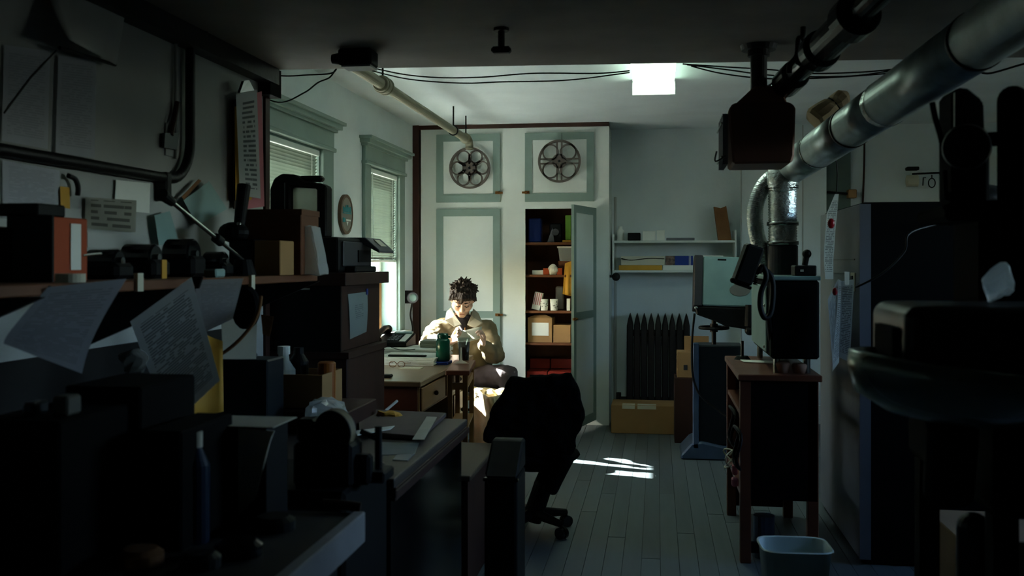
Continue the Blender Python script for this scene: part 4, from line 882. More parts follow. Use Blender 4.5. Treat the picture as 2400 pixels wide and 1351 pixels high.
def flat(name, pts, m, label, cat, h=.004, dz=.0, **k):
    P_ = [PZ(x, y, DZ + dz) for x, y in pts]; return one(name, G().prism(P_, (0, 0, h)), m, label, cat, **k)
t = thing('ledger', 'large dark brown ledger with a white spine strip on near desk', 'ledger', q(950, 990))
ob('cover', G().prism([q(838, 968, .001), q(1046, 978, .001), q(985, 1034, .001), q(842, 1022, .001)], (0, 0, .018)), mat('ledger_cover', (92, 78, 76), .7), t, bev=.002)
ob('spine_strip', G().prism([q(1000, 978, .0195), q(1024, 979, .0195), q(994, 1032, .0195), q(966, 1032, .0195)], (0, 0, .002)), oldp_m, t)
flat('white_envelope', ((832, 1012), (925, 1000), (915, 1008), (838, 1022)), paper_m, 'white envelope lying across the brown ledger', 'envelope', .003, .021)
flat('printed_sheet', ((895, 1038), (982, 1040), (972, 1066), (890, 1068)), textpaper('printed_desk_sheet', (170, 176, 168), (70, 76, 80), 24), 'printed sheet on the near desk in front of the ledger', 'papers', .002)
flat('blue_leaflet', ((930, 1068), (972, 1066), (955, 1082), (920, 1080)), blue_m, 'small blue leaflet at the front of the near desk', 'leaflet', .003)
one('white_pen', G().cyl(PD(904, 963, 4.25), PD(931, 940, 4.3), .006, n=8), paper_m, 'white pen leaning up at the back of near desk', 'pen')
p = PD(925, 960, 4.2); one('yellow_wrapper', G().ball((p.x, 3.98, DZ + .018), .06, .03, .02).jitter(.02, 25), yell_m, 'crumpled yellow wrapper at the back of near desk', 'wrapper')
t = thing('flat_crate', 'flat dark crate at the back left of the near desk', 'crate', (-1.5, 3.9, DZ)); ob('crate_body', G().box(-1.77, -1.18, 3.62, 4.04, DZ, DZ + .08), bark_m, t, bev=.004)
cz_ = DZ + .08; Y = 3.7; q = lambda x, y, d=0: PY(x, y, Y + d)
A, B = q(640, 935), q(755, 880); t = thing('open_box', 'shallow open brown box holding bottles on the flat crate', 'box', ((A.x + B.x) / 2, Y + .12, cz_)); zb_ = B.z
ob('box_wall', G().box(A.x, B.x, Y, Y + .006, cz_, zb_).box(A.x, B.x, Y + .24, Y + .246, cz_, zb_).box(A.x, A.x + .006, Y + .006, Y + .24, cz_, zb_).box(B.x - .006, B.x, Y + .006, Y + .24, cz_, zb_).box(A.x, B.x, Y, Y + .24, cz_, cz_ + .006), card_m, t)
def bottle(name, px, pt, d, r_, m, label, capm=None, sh=.7, zb=None):
    b = q(px, 900, d); zb = zb or cz_ + .008; h = q(px, pt, d).z - zb; t = thing(name, label, 'bottle', (b.x, b.y, zb)); mm = M.Translation((b.x, b.y, zb))
    ob('bottle_body', G().lathe([(r_ * .95, 0), (r_, .01), (r_, h * sh), (r_ * .45, h * (sh + .15)), (r_ * .4, h * .88)], mm, 18), m, t, smooth=False)
    ob('cap', G().lathe([(r_ * .5, h * .86), (r_ * .5, h), (r_ * .4, h)], mm, 14), capm or black_m, t, smooth=False); return t
bottle('spray_bottle', 665, 812, .1, .05, scr_m, 'milky spray bottle standing in the open brown box', paper_m, .6)
bottle('dark_bottle', 700, 815, .14, .04, black_m, 'black bottle with a lilac cap ring in the brown box', None, .75)
b = q(716, 880, .06); one('lilac_jar', G().lathe([(.035, 0), (.035, .07), (.028, .08)], M.Translation((b.x - .02, b.y, cz_ + .008)), 16), mat('lilac_label', (120, 108, 128), .5), 'small lilac jar at the front of the brown box', 'jar', smooth=False)
b = q(738, 880, .06); one('blue_can', G().lathe([(.022, 0), (.022, .085), (.018, .09)], M.Translation((b.x - .005, b.y, cz_ + .008)), 16), blu2_m, 'small blue can at the right front of the brown box', 'can', smooth=False)
b = q(763, 880, .14); one('amber_cylinder', G().lathe([(.036, 0), (.036, .17), (.03, .175)], M.Translation((b.x + .005, b.y, cz_)), 20), mat('amber_tin', (150, 84, 30), .4), 'tall amber tin standing beside the brown box', 'tin', smooth=False)
b = q(766, 930, -.03); g = G().ball((b.x + .02, b.y - .06, DZ + .075), .085, .07, .05, n=20, k=12).jitter(.03, 14).jitter(.012, 40); 
for v in g.b.verts: v.co.z = max(v.co.z, DZ + .001)
one('crumpled_plastic', g, bag_m, 'crumpled clear plastic wrap in front of the amber tin', 'plastic wrap')
A, B = q(520, 960, -.2), q(640, 842, -.2); one('dark_toolbox', G().box(A.x, B.x, Y - .25, Y - .09, DZ, B.z).box(A.x + .08, B.x - .08, Y - .18, Y - .15, B.z, B.z + .02), dkgrn_m, 'dark blue green toolbox at the left end of near desk', 'toolbox', bev=.006)

# ------------------------------------------------------------------ dark cabinet with printer and viewer
KX0, KX1, KY0, KY1, KZ = -2.08, -1.46, 4.42, 5.06, 1.36
t = thing('dark_cabinet', 'tall black brown cabinet with a note taped on its side', 'cabinet', (-1.77, 4.74, 0))
ob('upper_case', G().box(KX0, KX1, KY0, KY1, .99, KZ - .06), bark_m, t, bev=.004)
ob('case_front', G().box(KX0, KX1 + .002, KY0 - .016, KY0, .99, KZ - .06), black_m, t)
ob('top_slab', G().box(KX0, KX1 + .035, KY0 - .04, KY1 + .06, KZ - .06, KZ), bark_m, t, bev=.003)
ob('lower_case', G().box(KX0, KX1 + .035, KY0 - .02, KY1 - .03, 0, .96), bark_m, t, bev=.004); ob('ledge', G().box(KX0, KX1 + .045, KY0 - .03, KY1 - .02, .96, .99), bark_m, t)
ob('front_handle', G().cyl((-1.79, KY0 - .03, 1.285), (-1.6, KY0 - .03, 1.285), .006, n=8), chrome_m, t)
nx = KX1 + .003; a, b = PX(815, 690, nx), PX(861, 684, nx); c, d = PX(859, 778, nx), PX(820, 796, nx)
t = thing('taped_note', 'blue cornered note sheet taped on the dark cabinet side', 'note', d)
ob('sheet', G().sheet(a, b, c, d, lambda u, v: -.004 * sin(v * 3.1)), textpaper('note_sheet', (158, 172, 172), (128, 140, 142), 22, 9, .3, .75, .4, .75), t, thick=.001)
ob('blue_tape', G().cbox((b + V((.002, -.012, -.0)) * 1), .004, .03, .03), blu2_m, t)
t = thing('office_printer', 'black office printer with tilted control panel on dark cabinet', 'printer', (-1.72, 4.74, KZ))
ob('printer_body', G().box(-2.03, -1.485, 4.46, 5.0, KZ, 1.53), black_m, t, bev=.015, seg=2)
ob('side_cover', G().box(-1.486, -1.474, 4.5, 4.93, KZ + .03, 1.51), mid_m, t, bev=.004)
ob('output_slot', G().box(-1.476, -1.468, 4.72, 4.92, KZ + .05, KZ + .11), black_m, t)
cp = ob('control_panel', G().prism([(-1.56, 4.8, 1.535), (-1.46, 4.8, 1.535), (-1.385, 4.8, 1.47), (-1.385, 4.8, 1.455), (-1.47, 4.8, 1.5)], (0, .27, 0)), mid_m, t, bev=.004)
ob('display', G().box(0, .05, 0, .1, 0, .003, frame((-1.445, 4.9, 1.524), (.075, 0, -.065), (.065, 0, .075))), oldp_m, cp)
ob('paper_tray', G().box(-1.485, -1.43, 4.55, 4.9, KZ + .0, KZ + .03), black_m, t, bev=.006)
Y = 4.62; q = lambda x, y, d=0: PY(x, y, Y + d)
t = thing('viewer_screen', 'black hand viewer frame holding a milky backlit screen', 'viewer', q(700, 560))
A, B = q(632, 556), q(765, 408); a, b = q(680, 560), q(742, 437); zb_ = 1.532
ob('viewer_case', G().prism([(A.x, Y, zb_), (a.x, Y, zb_), (a.x, Y, b.z + .0), (b.x, Y, b.z - .01), (b.x, Y, zb_), (B.x, Y, zb_), (B.x + .0, Y, B.z - .06), (B.x - .03, Y, B.z - .045), (B.x - .12, Y, B.z - .03), (B.x - .16, Y, B.z), (A.x + .06, Y, B.z + .005), (A.x + .02, Y, B.z - .02), (A.x, Y, B.z - .07)], (0, .09, 0)), black_m, t, bev=.008)
ob('screen', G().box(a.x - .004, b.x + .004, Y + .04, Y + .044, zb_ + .01, b.z + .004), scr_m, t)
ob('case_trim', G().box(a.x - .03, a.x - .025, Y - .003, Y, zb_ + .0, b.z + .02), grey_m, t)
ob('handle', G().box(B.x - .15, B.x - .03, Y + .02, Y + .07, B.z - .035, B.z - .005), black_m, t, bev=.01)

# ------------------------------------------------------------------ shelf on the near wall and the clutter on it
SF, SZT = -1.40, 1.36
t = thing('long_shelf', 'long brown wall shelf crowded with equipment on near left wall', 'shelf', (-1.6, 2.6, SZT))
ob('shelf_board', G().box(NX, SF, 1.3, 3.93, SZT - .028, SZT), inwood_m, t, bev=.003)
for yy in (2.0, 2.9, 3.8): ob('bracket', G().prism([(NX, yy, SZT - .028), (SF + .05, yy, SZT - .028), (NX, yy, SZT - .22)], (0, .015, 0)), iron_m, t)
ob('back_rail', G().box(NX, NX + .02, 1.3, 3.93, .8, SZT - .23), mat('dark_backboard', (30, 28, 27), .9), t)
def sp(px, X=-1.58): return PX(px, 640, X)
def lump(name, px0, px1, py, X, dep, m, label, cat, bev=.01, **k):
    p = PX((px0 + px1) / 2, py, X); a, b = PY(px0, py, p.y), PY(px1, py, p.y); return one(name, G().box(a.x, b.x, p.y, p.y + dep, SZT, a.z), m, label, cat, bev=bev, **k)
bx = V((-1.58, 2.26, SZT)); t = thing('orange_box', 'orange equipment box with black front and white label on shelf', 'box', bx)
ob('carton', G().box(-1.62, -1.5, 2.27, 2.42, SZT, 1.525), orange_m, t, bev=.003); ob('black_front', G().box(-1.622, -1.498, 2.262, 2.27, SZT, 1.527), black_m, t); ob('label', G().box(-1.5, -1.497, 2.34, 2.385, 1.39, 1.51), paper_m, t)
one('black_slab', G().box(-1.66, -1.55, 2.28, 2.4, 1.528, 1.56), black_m, 'flat black unit lying on top of the orange box', 'unit', bev=.004)
one('black_slab', G().box(-1.74, -1.64, 2.2, 2.35, SZT, 1.5), dkgrn_m, 'dark upright unit left of the orange box', 'unit', bev=.004)
p = PX(165, 640, -1.42); t = thing('tape_roll', 'white roll of tape at the front edge of long shelf', 'tape', (p.x, p.y, SZT))
ob('roll', G().lathe([(.018, 0), (.035, 0), (.035, .022), (.018, .022)], M.Translation((p.x, p.y, SZT)), 22), oldp_m, t)
def gear(px, py, X, r_, label, name='black_gear'):
    p = PX(px, py, X); t = thing(name, label, 'equipment', (p.x, p.y, SZT)); h = p.z - SZT
    ob('base', G().box(p.x - r_, p.x + r_, p.y - r_ * .7, p.y + r_ * .7, SZT, SZT + h * .55), black_m, t, bev=.012)
    ob('drum', G().cyl((p.x - r_ * .7, p.y, SZT + h * .6), (p.x + r_ * .7, p.y, SZT + h * .6), h * .4, n=20), gloss_m, t, bev=.006)
    ob('knob', G().cyl((p.x + r_ * .7, p.y, SZT + h * .6), (p.x + r_ * .85, p.y, SZT + h * .6), .012, n=12), chrome_m, t); return p
gear(245, 585, -1.62, .07, 'black drum shaped device just right of the orange box'); gear(330, 572, -1.6, .075, 'black projector body with a bright knob, mid shelf'); gear(425, 560, -1.62, .07, 'black device under the chrome arm on shelf', 'black_gear')
gear(505, 590, -1.56, .055, 'smaller black device left of the wooden box')
p = PX(377, 617, -1.49); one('yellow_tag', G().box(p.x, p.x + .004, p.y, p.y + .03, SZT, p.z + .01), yell_m, 'tiny yellow tag standing on the shelf edge', 'tag')
one('light_tube', G().cyl(PX(194, 599, -1.5), PX(236, 595, -1.52), .004, n=8), chrome_m, 'short shiny rod beside the orange box', 'rod')
p = PX(497, 640, -1.43); one('white_gadget', G().box(p.x - .03, p.x + .015, p.y, p.y + .07, SZT, SZT + .028), teal_m, 'small white gadget at the shelf edge near the boxes', 'gadget', bev=.005)
a, b = PX(400, 472, -1.55), PX(570, 610, -1.5); t = thing('chrome_arm', 'slanting chrome arm with black tip rising from the shelf', 'arm', b); ax = (a - b)
ob('rod', G().cyl(b, a, .007, n=10), chrome_m, t); ob('tip', G().cyl(a - ax * .02, a + ax.normalized() * .05, .014, .02, n=12), black_m, t); ob('clamp', G().cyl(b + ax * .33, b + ax * .42, .018, n=12), black_m, t, bev=.004)
ob('base', G().cyl((b.x, b.y, SZT), (b.x, b.y, SZT + .06), .05, .03, 16).cyl((b.x, b.y, SZT + .06), b, .012, n=10), black_m, t)
p = PX(567, 480, -1.6); t = thing('black_tube', 'black tilted tube with a bright glint above the shelf', 'tube', (p.x, p.y, SZT))
a, b = PX(561, 530, -1.6), PX(572, 435, -1.6); ob('barrel', G().cyl(a, b, .022, .026, 18), black_m, t); ob('clip', G().ball(PX(560, 526, -1.56), .009), chrome_m, t, smooth=True); ob('stand', G().cyl((a.x, a.y, SZT), a, .02, n=12).ball(PX(548, 545, -1.6), .06, .05, .04), black_m, t)  # chrome ball stands in for the gleam on the tube
Y = 3.68; A, B = PY(572, 640, Y), PY(706, 492, Y); t = thing('wooden_box', 'big plain brown wooden box at the far end of shelf', 'box', ((A.x + B.x) / 2, Y + .1, SZT)); ob('box_body', G().box(A.x, B.x, Y, Y + .2, SZT, B.z), inwood_m, t, bev=.003); ob('lid_line', G().box(A.x - .003, B.x + .003, Y - .003, Y + .203, B.z - .02, B.z + .003), inwood_m, t)
Y = 3.5; A, B = PY(596, 640, Y), PY(657, 564, Y); one('small_carton', G().box(A.x, B.x, Y, Y + .14, SZT, B.z), card_m, 'small tan carton standing before the big wooden box', 'box', bev=.003)
A = PY(530, 640, Y); B = PY(592, 560, Y); one('black_box', G().box(A.x, B.x, Y + .02, Y + .16, SZT, B.z), black_m, 'black box left of the small tan carton on shelf', 'box', bev=.006)
Y = 3.72; g = G(); A = PY(708, 640, Y); B = PY(745, 640, Y)
g.prism([(A.x, Y, SZT), (B.x + .01, Y, SZT), (B.x + .005, Y, SZT + .05), (A.x + .035, Y, PY(716, 530, Y).z), (A.x + .005, Y, PY(716, 528, Y).z)], (0, .1, 0)); bmesh.ops.subdivide_edges(g.b, edges=g.b.edges[:], cuts=3); g.jitter(.008, 25)
one('clear_bag', g, bag_m, 'clear plastic bag slumped at the right end of shelf', 'bag')
for px, l in ((325, 'white peg clipped to the shelf edge, left one'), (590, 'pale peg clipped to the shelf edge near the carton')):
    p = PX(px, 662, SF + .004); one('clothes_peg', G().cbox(p, .012, .03, .05), oldp_m, l, 'peg')
# sheets hanging from the shelf
tx = textpaper('list_print', (206, 214, 218), (84, 92, 104), 46, 7); tx2 = textpaper('faint_print', (188, 192, 198), (164, 168, 176), 40, 7)
q = lambda x, y, d: PD(x, y, d)
one('hanging_sheet', G().sheet(q(112, 674, 2.26), q(297, 653, 2.45), q(192, 876, 2.25), q(8, 806, 2.1), lambda u, v: .06 * sin(pi * v) * (1 - .3 * u), 10, 12), textpaper('dim_print', (126, 130, 138), (104, 106, 112), 40, 7), 'large curled sheet hanging from the left of the shelf', 'sheet', thick=.001, smooth=True)
one('printed_list', G().sheet(q(305, 754, 2.75), q(449, 650, 2.85), q(515, 892, 2.7), q(400, 1008, 2.6), lambda u, v: .03 * sin(pi * v) - .05 * max(0, v - .7) * (1 - u), 10, 12), tx, 'large tilted printed list hanging in front of the bench', 'sheet', thick=.001, smooth=True)
one('hanging_sheet', G().sheet(q(456, 657, 3.0), q(570, 653, 3.05), q(545, 748, 3.0), q(474, 782, 2.95), lambda u, v: .03 * sin(pi * v), 8, 8), tx2, 'short blank sheet clipped right of the printed list', 'sheet', thick=.001, smooth=True)
for x, y, d, l in ((460, 655, 2.88, 'black clip holding the tilted printed list'), (100, 676, 2.28, 'dark clip at the left hanging sheet')): one('bulldog_clip', G().prism([q(x - 12, y - 6, d), q(x + 14, y - 6, d), q(x + 4, y + 22, d), q(x - 2, y + 22, d)], (0, .01, 0)), black_m, l, 'clip')
one('yellow_envelope', G().sheet(q(470, 770, 3.05), q(522, 800, 3.1), q(524, 965, 3.05), q(440, 985, 2.95), lambda u, v: .02 * sin(pi * u), 8, 6), yell_m, 'yellow envelope hanging behind the tilted printed list', 'envelope', thick=.004, smooth=True)
one('white_board', G().sheet(q(518, 712, 3.3), q(603, 690, 3.35), q(600, 842, 3.35), q(522, 842, 3.3)), oldp_m, 'pale card with a few marks standing behind black pouch', 'card', thick=.006)
g = G().prism([q(540 + 32 + 33 * cos(a_), 722 + 52 * sin(a_), 3.15) for a_ in [i * pi / 8 for i in range(16)]], (0, .03, 0)); one('black_pouch', g, fab_m, 'black rounded pouch hanging under the shelf end', 'pouch', bev=.008)
cable('tan_strap', [q(500, 842, 3.1), q(545, 812, 3.1), q(585, 770, 3.1), q(606, 730, 3.1), q(612, 695, 3.12)], .006, brownbag_m, 'thin tan strap curving below the black pouch', 'strap')
one('paper_tag', G().sheet(q(612, 738, 3.35), q(642, 742, 3.35), q(632, 790, 3.35), q(616, 784, 3.35)), brownbag_m, 'brown paper tag beside the pale card', 'tag', thick=.002)
one('crumpled_tissue', G().ball(q(312, 850, 2.7), .04, .03, .03).jitter(.02, 30), mat('grey_tissue', (110, 110, 106), .9), 'crumpled pale tissue left of the printed list', 'tissue')

# ------------------------------------------------------------------ wall things on the near partition
t = thing('black_conduit', 'thick black conduit running along the partition and bending upward', 'conduit', PX(300, 400, NX + .03))
w_ = lambda x, y, d=.03: PX(x, y, NX + d)
zc = w_(200, 385).z; yv = w_(446, 200).y; rr = .16
pts = [V((NX + .03, 1.2, zc)), V((NX + .03, yv - rr, zc))] + [V((NX + .03, yv - rr + rr * sin(a_), zc + rr - rr * cos(a_))) for a_ in [i * pi / 16 for i in range(1, 9)]] + [V((NX + .03, yv, SH - .12)), V((NX + .03, yv, SH - .02)), V((NX + .06, yv + .06, SH + .0))]
ob('conduit_run', G().tube(pts, .019, 12), iron_m, t, smooth=True); ob('clip', G().box(NX, NX + .05, yv - rr - .06, yv - rr - .02, zc - .085, zc + .02), iron_m, t, bev=.006)
struct('trim_9', G().cyl((NX + .012, yv - .08, 1.8), (NX + .012, yv - .08, SH - .05), .007, n=8), dirty_m)
def pinned(name, pts, m, label, d=.006, curl=.01, cat='paper', **k): 
    P_ = [w_(x, y, d) for x, y in pts]; return one(name, G().sheet(*P_, lambda u, v: -curl * (v ** 3) * (1 if curl > 0 else -1), 6, 8), m, label, cat, thick=.001, **k)
pinned('pinned_sheet', ((137, 130), (226, 140), (222, 372), (130, 358)), tx2, 'long pale sheet pinned high on the grimy partition', .012, .0)
pinned('pinned_sheet', ((10, 105), (118, 120), (112, 350), (4, 330)), tx2, 'faded lettered sheet pinned at far upper left', .008, .0)
one('curled_poster', G().sheet(w_(112, -40, .02), w_(300, -10, .02), w_(272, 152, .05), w_(128, 108, .09), lambda u, v: -.05 * v * v * (1 - u), 8, 8), dirty_m, 'dark edged poster curling off the upper partition', 'poster', thick=.002, smooth=True)
one('poster_rod', G().cyl(w_(140, 112, .06), w_(270, 152, .04), .006, n=8), iron_m, 'thin dark rod along the lower edge of the poster', 'rod')
one('thin_string', G().tube([w_(132, 118, .01), w_(70, 185, .01), w_(10, 265, .01)], .0025, 5), iron_m, 'slanting dark string on the upper left wall', 'string')
t = thing('wall_scraper', 'old brown handled scraper hung beside the black conduit', 'scraper', w_(400, 300))
ob('blade', G().prism([w_(380, 312, .01), w_(414, 312, .01), w_(408, 352, .01), w_(378, 346, .01)], (.012, 0, 0)), mid_m, t); ob('handle', G().tube([w_(400, 316, .018), w_(408, 280, .018), w_(416, 240, .018)], .011, 10), bark_m, t); ob('plate', G().box(0, .004, -.05, .05, -.06, .06, M.Translation(w_(402, 330, .003))), dirty_m, t)
t = thing('hanging_clipboard', 'printed list on a clipboard hanging at the partition end', 'clipboard', w_(585, 350))
ob('board', G().sheet(w_(548, 235, .02), w_(610, 215, .03), w_(612, 470, .03), w_(548, 490, .02)), bark_m, t, thick=.006)
ob('pink_folder', G().sheet(w_(556, 232, .03), w_(613, 214, .04), w_(619, 484, .05), w_(568, 492, .04)), pink_m, t, thick=.003)
ob('yellow_sheet', G().sheet(w_(550, 250, .035), w_(590, 240, .045), w_(600, 468, .045), w_(552, 470, .04)), yell_m, t, thick=.002)
ob('list', G().sheet(w_(553, 222, .05), w_(602, 210, .06), w_(611, 466, .06), w_(562, 458, .05)), textpaper('clip_list', (196, 204, 204), (60, 66, 74), 22, 6, .25, .85), t, thick=.0015)
ob('clip', G().prism([w_(556, 218, .055), w_(566, 190, .055), w_(578, 188, .055), w_(590, 212, .06)], (.012, 0, 0)), chrome_m, t)
pinned('wall_note', ((272, 422), (352, 430), (350, 500), (268, 492)), paper_m, 'rounded white note taped under the conduit', .01, .0)
pinned('framed_card', ((200, 462), (320, 470), (318, 545), (200, 535)), textpaper('card_print', (150, 150, 138), (70, 70, 64), 5, 5), 'printed cream card leaning above the shelf equipment', .012, .0, 'card')
pinned('lower_card', ((205, 545), (345, 552), (340, 585), (205, 580)), dirty_m, 'plain greyish card partly hidden behind shelf equipment', .01, .0, 'card')
pinned('left_sheet', ((6, 375), (140, 400), (140, 520), (6, 510)), tx2, 'faint blank sheet on the wall under the conduit at left', .006, .0)
pinned('orange_note', ((141, 437), (163, 440), (164, 490), (142, 486)), yell_m, 'orange note stuck above the orange box', .012, .0, 'note')
one('curved_hook', G().tube(curve([w_(160, 412, .02), w_(176, 420, .025), w_(183, 438, .025), w_(182, 458, .02)], 5), .008, 8), iron_m, 'curved black hook on the wall above orange box', 'hook', smooth=True)
for pts, l, m_ in ((((430, 470), (490, 425), (532, 490), (462, 530)), 'large tilted pale green envelope behind the chrome arm', teal_m), (((362, 505), (398, 495), (420, 570), (372, 575)), 'greenish slip standing behind the shelf equipment', teal_m), (((425, 462), (465, 420), (472, 424), (432, 468)), 'thin brown slip tucked behind the tilted envelope', brownbag_m)):
    pinned('wall_envelope', pts, m_, l, .03, .0, 'envelope')

# ------------------------------------------------------------------ workbench in the foreground
t = thing('workbench', 'dark workbench with a thick pale edge in the lower left', 'workbench', (-1.25, 1.6, 0)); BZ = .81
ob('bench_top', G().box(NX + .01, -.72, .7, 2.27, BZ - .025, BZ), mat('shaded_bench', (54, 52, 50), .6), t, bev=.003)  # bench colour darkened to stand in for shade
ob('edge_board', G().box(-.72, -.69, .7, 2.27, BZ - .07, BZ + .004), mat('scuffed_edge', (150, 150, 152), .6), t, bev=.003)
for yy in (.8, 2.15): ob('leg', G().box(-.8, -.74, yy, yy + .06, 0, BZ - .025), iron_m, t)
for yy in (.8, 2.15): ob('leg', G().box(-1.78, -1.72, yy, yy + .06, 0, BZ - .025), iron_m, t)
def onb(name, px0, px1, pt, Y, dep, m, label, cat, z0=BZ, bev=.005): 
    a, b = PY(px0, pt, Y), PY(px1, pt, Y); return one(name, G().box(a.x, b.x, Y, Y + dep, z0, max(a.z, z0 + .01)), m, label, cat, bev=bev)
onb('steel_block', 150, 330, 905, 1.95, .25, matte_m, 'big dark block on the workbench under the curled sheet', 'block')
onb('black_case', -60, 140, 985, 1.7, .3, matte_m, 'black case at the far left of the workbench', 'case')
onb('black_case', 330, 425, 1010, 1.9, .25, matte_m, 'black case behind the blue bottle on workbench', 'case')
TZ = PY(40, 985, 1.7).z
onb('white_tin', 120, 158, 930, 1.75, .05, mat('shaded_tin', (84, 82, 74), .6), 'small pale tin standing on the far left black case', 'tin', z0=TZ)  # white tin, its colour lowered as if it stood in shade
onb('glass_jar', 50, 80, 945, 1.75, .05, dkgrn_m, 'dark jar on the far left black case', 'jar', z0=TZ)
Y = 2.1; q = lambda x, y, d=0: PY(x, y, Y + d); bottle('blue_bottle', 458, 1012, -.12, .03, mat('blue_bottle_plastic', (20, 34, 54), .35), 'slim blue bottle with pale cap on the workbench', oldp_m, .7, BZ)
A, B = PY(470, 1100, 2.12), PY(556, 1005, 2.12); C_ = PY(640, 1005, 2.12)
t = thing('foam_box', 'pale carton with folded flap standing on the workbench', 'box', (B.x, 2.2, BZ)); ob('carton', G().box(A.x, C_.x - .02, 2.13, 2.26, BZ, B.z), black_m, t); ob('flap', G().prism([(B.x, 2.125, BZ + .02), (B.x, 2.125, B.z), (C_.x, 2.125, B.z - .005), (C_.x - .01, 2.125, B.z - .03), (B.x + .04, 2.125, BZ + .06)], (0, .005, 0)), oldp_m, t); ob('top_sheet', G().sheet((A.x, 2.27, B.z + .004), (C_.x, 2.27, B.z + .004), (C_.x, 2.12, B.z + .004), (A.x, 2.12, B.z + .004)), oldp_m, t, thick=.002)
one('paper_scrap', G().sheet(PZ(248, 1050, BZ + .06), PZ(295, 1030, BZ + .08), PZ(300, 1048, BZ + .06), PZ(262, 1056, BZ + .06)), paper_m, 'white scrap of paper in the dark clutter', 'scrap', thick=.002)
for k_, (px, py, r_, l) in enumerate(((232, 1282, .03, 'dark lens cap with a faint glint, lower left'), (330, 1320, .045, 'brown jar lid on the front of workbench'), (470, 1330, .04, 'dark reel core nearest on the workbench'), (560, 1300, .05, 'black reel core near the pale bench edge'), (640, 1240, .05, 'black dish beside the pale bench edge'))):
    p = PZ(px, py, BZ); one('small_round_part', G().lathe([(r_, 0), (r_, .02), (r_ * .7, .03), (r_ * .3, .03)], M.Translation((p.x, p.y, BZ)), 18), (gloss_m, brownbag_m, iron_m, gloss_m, black_m)[k_], l, 'part', smooth=False)
t = thing('rewind_cabinet', 'black floor cabinet carrying a tape dispenser before the near desk', 'cabinet', (-1.05, 2.6, 0)); ob('case', G().box(-1.32, -.79, 2.42, 2.82, 0, .82), black_m, t, bev=.01); ob('front_panel', G().box(-1.29, -.82, 2.412, 2.42, .1, .78), gloss_m, t); ob('handle', G().box(-1.1, -.98, 2.39, 2.412, .6, .62), iron_m, t)
c = PD(786, 1008, 2.62); t = thing('tape_dispenser', 'black tape dispenser holding a big pale edged tape roll', 'tape dispenser', (c.x, c.y, .82))
ax = V((-.22, -.95, -.12)).normalized(); mt = frame(c, ax.cross(V((0, 0, 1))), ax); 
ob('tape_roll', G().annulus((0, 0, 0), .03, .056, .024, mt, 32), mat('masking_tape', (122, 110, 84), .6), t)
ob('roll_face', G().cyl(c + ax * .0125, c + ax * .016, .055, n=32).cyl(c - ax * .016, c - ax * .0125, .055, n=32), black_m, t)
ob('dispenser_body', G().box(c.x - .1, c.x + .06, c.y - .05, c.y + .05, .82, c.z - .03).box(c.x - .1, c.x - .05, c.y - .03, c.y + .03, c.z - .03, c.z + .03).box(c.x + .04, c.x + .1, c.y - .02, c.y + .02, .82, .9), black_m, t, bev=.008)
p = PD(887, 1000, 2.66); t = thing('rewind_post', 'slim black rewind post with a small foot on cabinet', 'post', (p.x, p.y, .82))
ob('post', G().cyl((p.x, p.y, .82), (p.x, p.y, p.z), .01, n=12), black_m, t); ob('post_foot', G().box(p.x - .05, p.x + .03, p.y - .05, p.y + .05, .82, .85), black_m, t, bev=.005); ob('crank', G().cyl((p.x, p.y, .93), (p.x - .05, p.y, .95), .008, n=8), iron_m, t)
p = PD(760, 1180, 2.3); one('brown_handle', G().tube([PD(757, 1182, 2.36), PD(800, 1184, 2.36), PD(845, 1190, 2.36)], .012, 10), bark_m, 'dark brown tool handle above the end of pale bench edge', 'handle')

# ------------------------------------------------------------------ film printer in the right foreground
gm2 = mat('printer_black', (11, 11, 11), .3, 0)
t = thing('film_printer', 'large black film printer out of focus at the right edge', 'machine', (.9, 2.3, 0))
ob('body', G().box(.66, 1.5, 2.05, 2.75, .90, 1.30), matte_m, t, bev=.02, seg=2)
ob('upper_block', G().box(.475, 1.4, 1.98, 2.3, 1.12, 1.325), gm2, t, bev=.03, seg=6)
ob('film_platter', G().lathe([(.001, -.085), (.12, -.08), (.18, -.05), (.2, 0), (.2, .03), (.185, .035), (.17, .01), (.001, 0)], M.Translation(PD(2232, 885, 1.95)) @ M.Rotation(R(6), 4, 'Y'), 40), mat('platter_metal', (120, 134, 126), .25, .7), t, smooth=True)
ob('platter_post', G().cyl(PD(2232, 885, 1.95) + V((0, 0, -.09)), PD(2232, 885, 1.95) + V((.02, .1, -.25)), .05, n=16), matte_m, t)
for xx, yy in ((.67, 2.1), (.67, 2.66), (1.4, 2.1), (1.4, 2.66)): ob('leg', G().box(xx, xx + .05, yy, yy + .05, 0, .90), matte_m, t)
ob('front_panel', G().box(.462, .474, 2.04, 2.2, 1.15, 1.28), matte_m, t)
Y = 2.45; q = lambda x, y, d=0: PY(x, y, Y + d)
ob('column', G().box(.75, .9, 2.45, 2.65, 1.30, q(2260, 470).z), matte_m, t)
hd = ob('camera_head', G().prism([q(2232, 470), q(2232, 212), q(2262, 200), q(2308, 236), q(2310, 300), q(2322, 320), q(2322, 475), q(2290, 492), q(2250, 485)], (0, .12, 0)), matte_m, t, bev=.01)
ob('head_cover', G().prism([q(2238, 330, -.012), q(2238, 216, -.012), q(2260, 208, -.012), q(2303, 240, -.012), q(2306, 330, -.012)], (0, .012, 0)), mid_m, hd)
ob('lens_ring', G().cyl(q(2265, 345, -.06), q(2265, 345, -.01), .05, .055, 28), gm2, hd, smooth=False)
ob('link_bar', G().cyl(q(2300, 328), q(2400, 322), .017, n=14), matte_m, t)
ob('magazine', G().cyl(q(2374, 560), q(2374, 235), .034, n=22).ball(q(2374, 235), .034), matte_m, t, smooth=False)
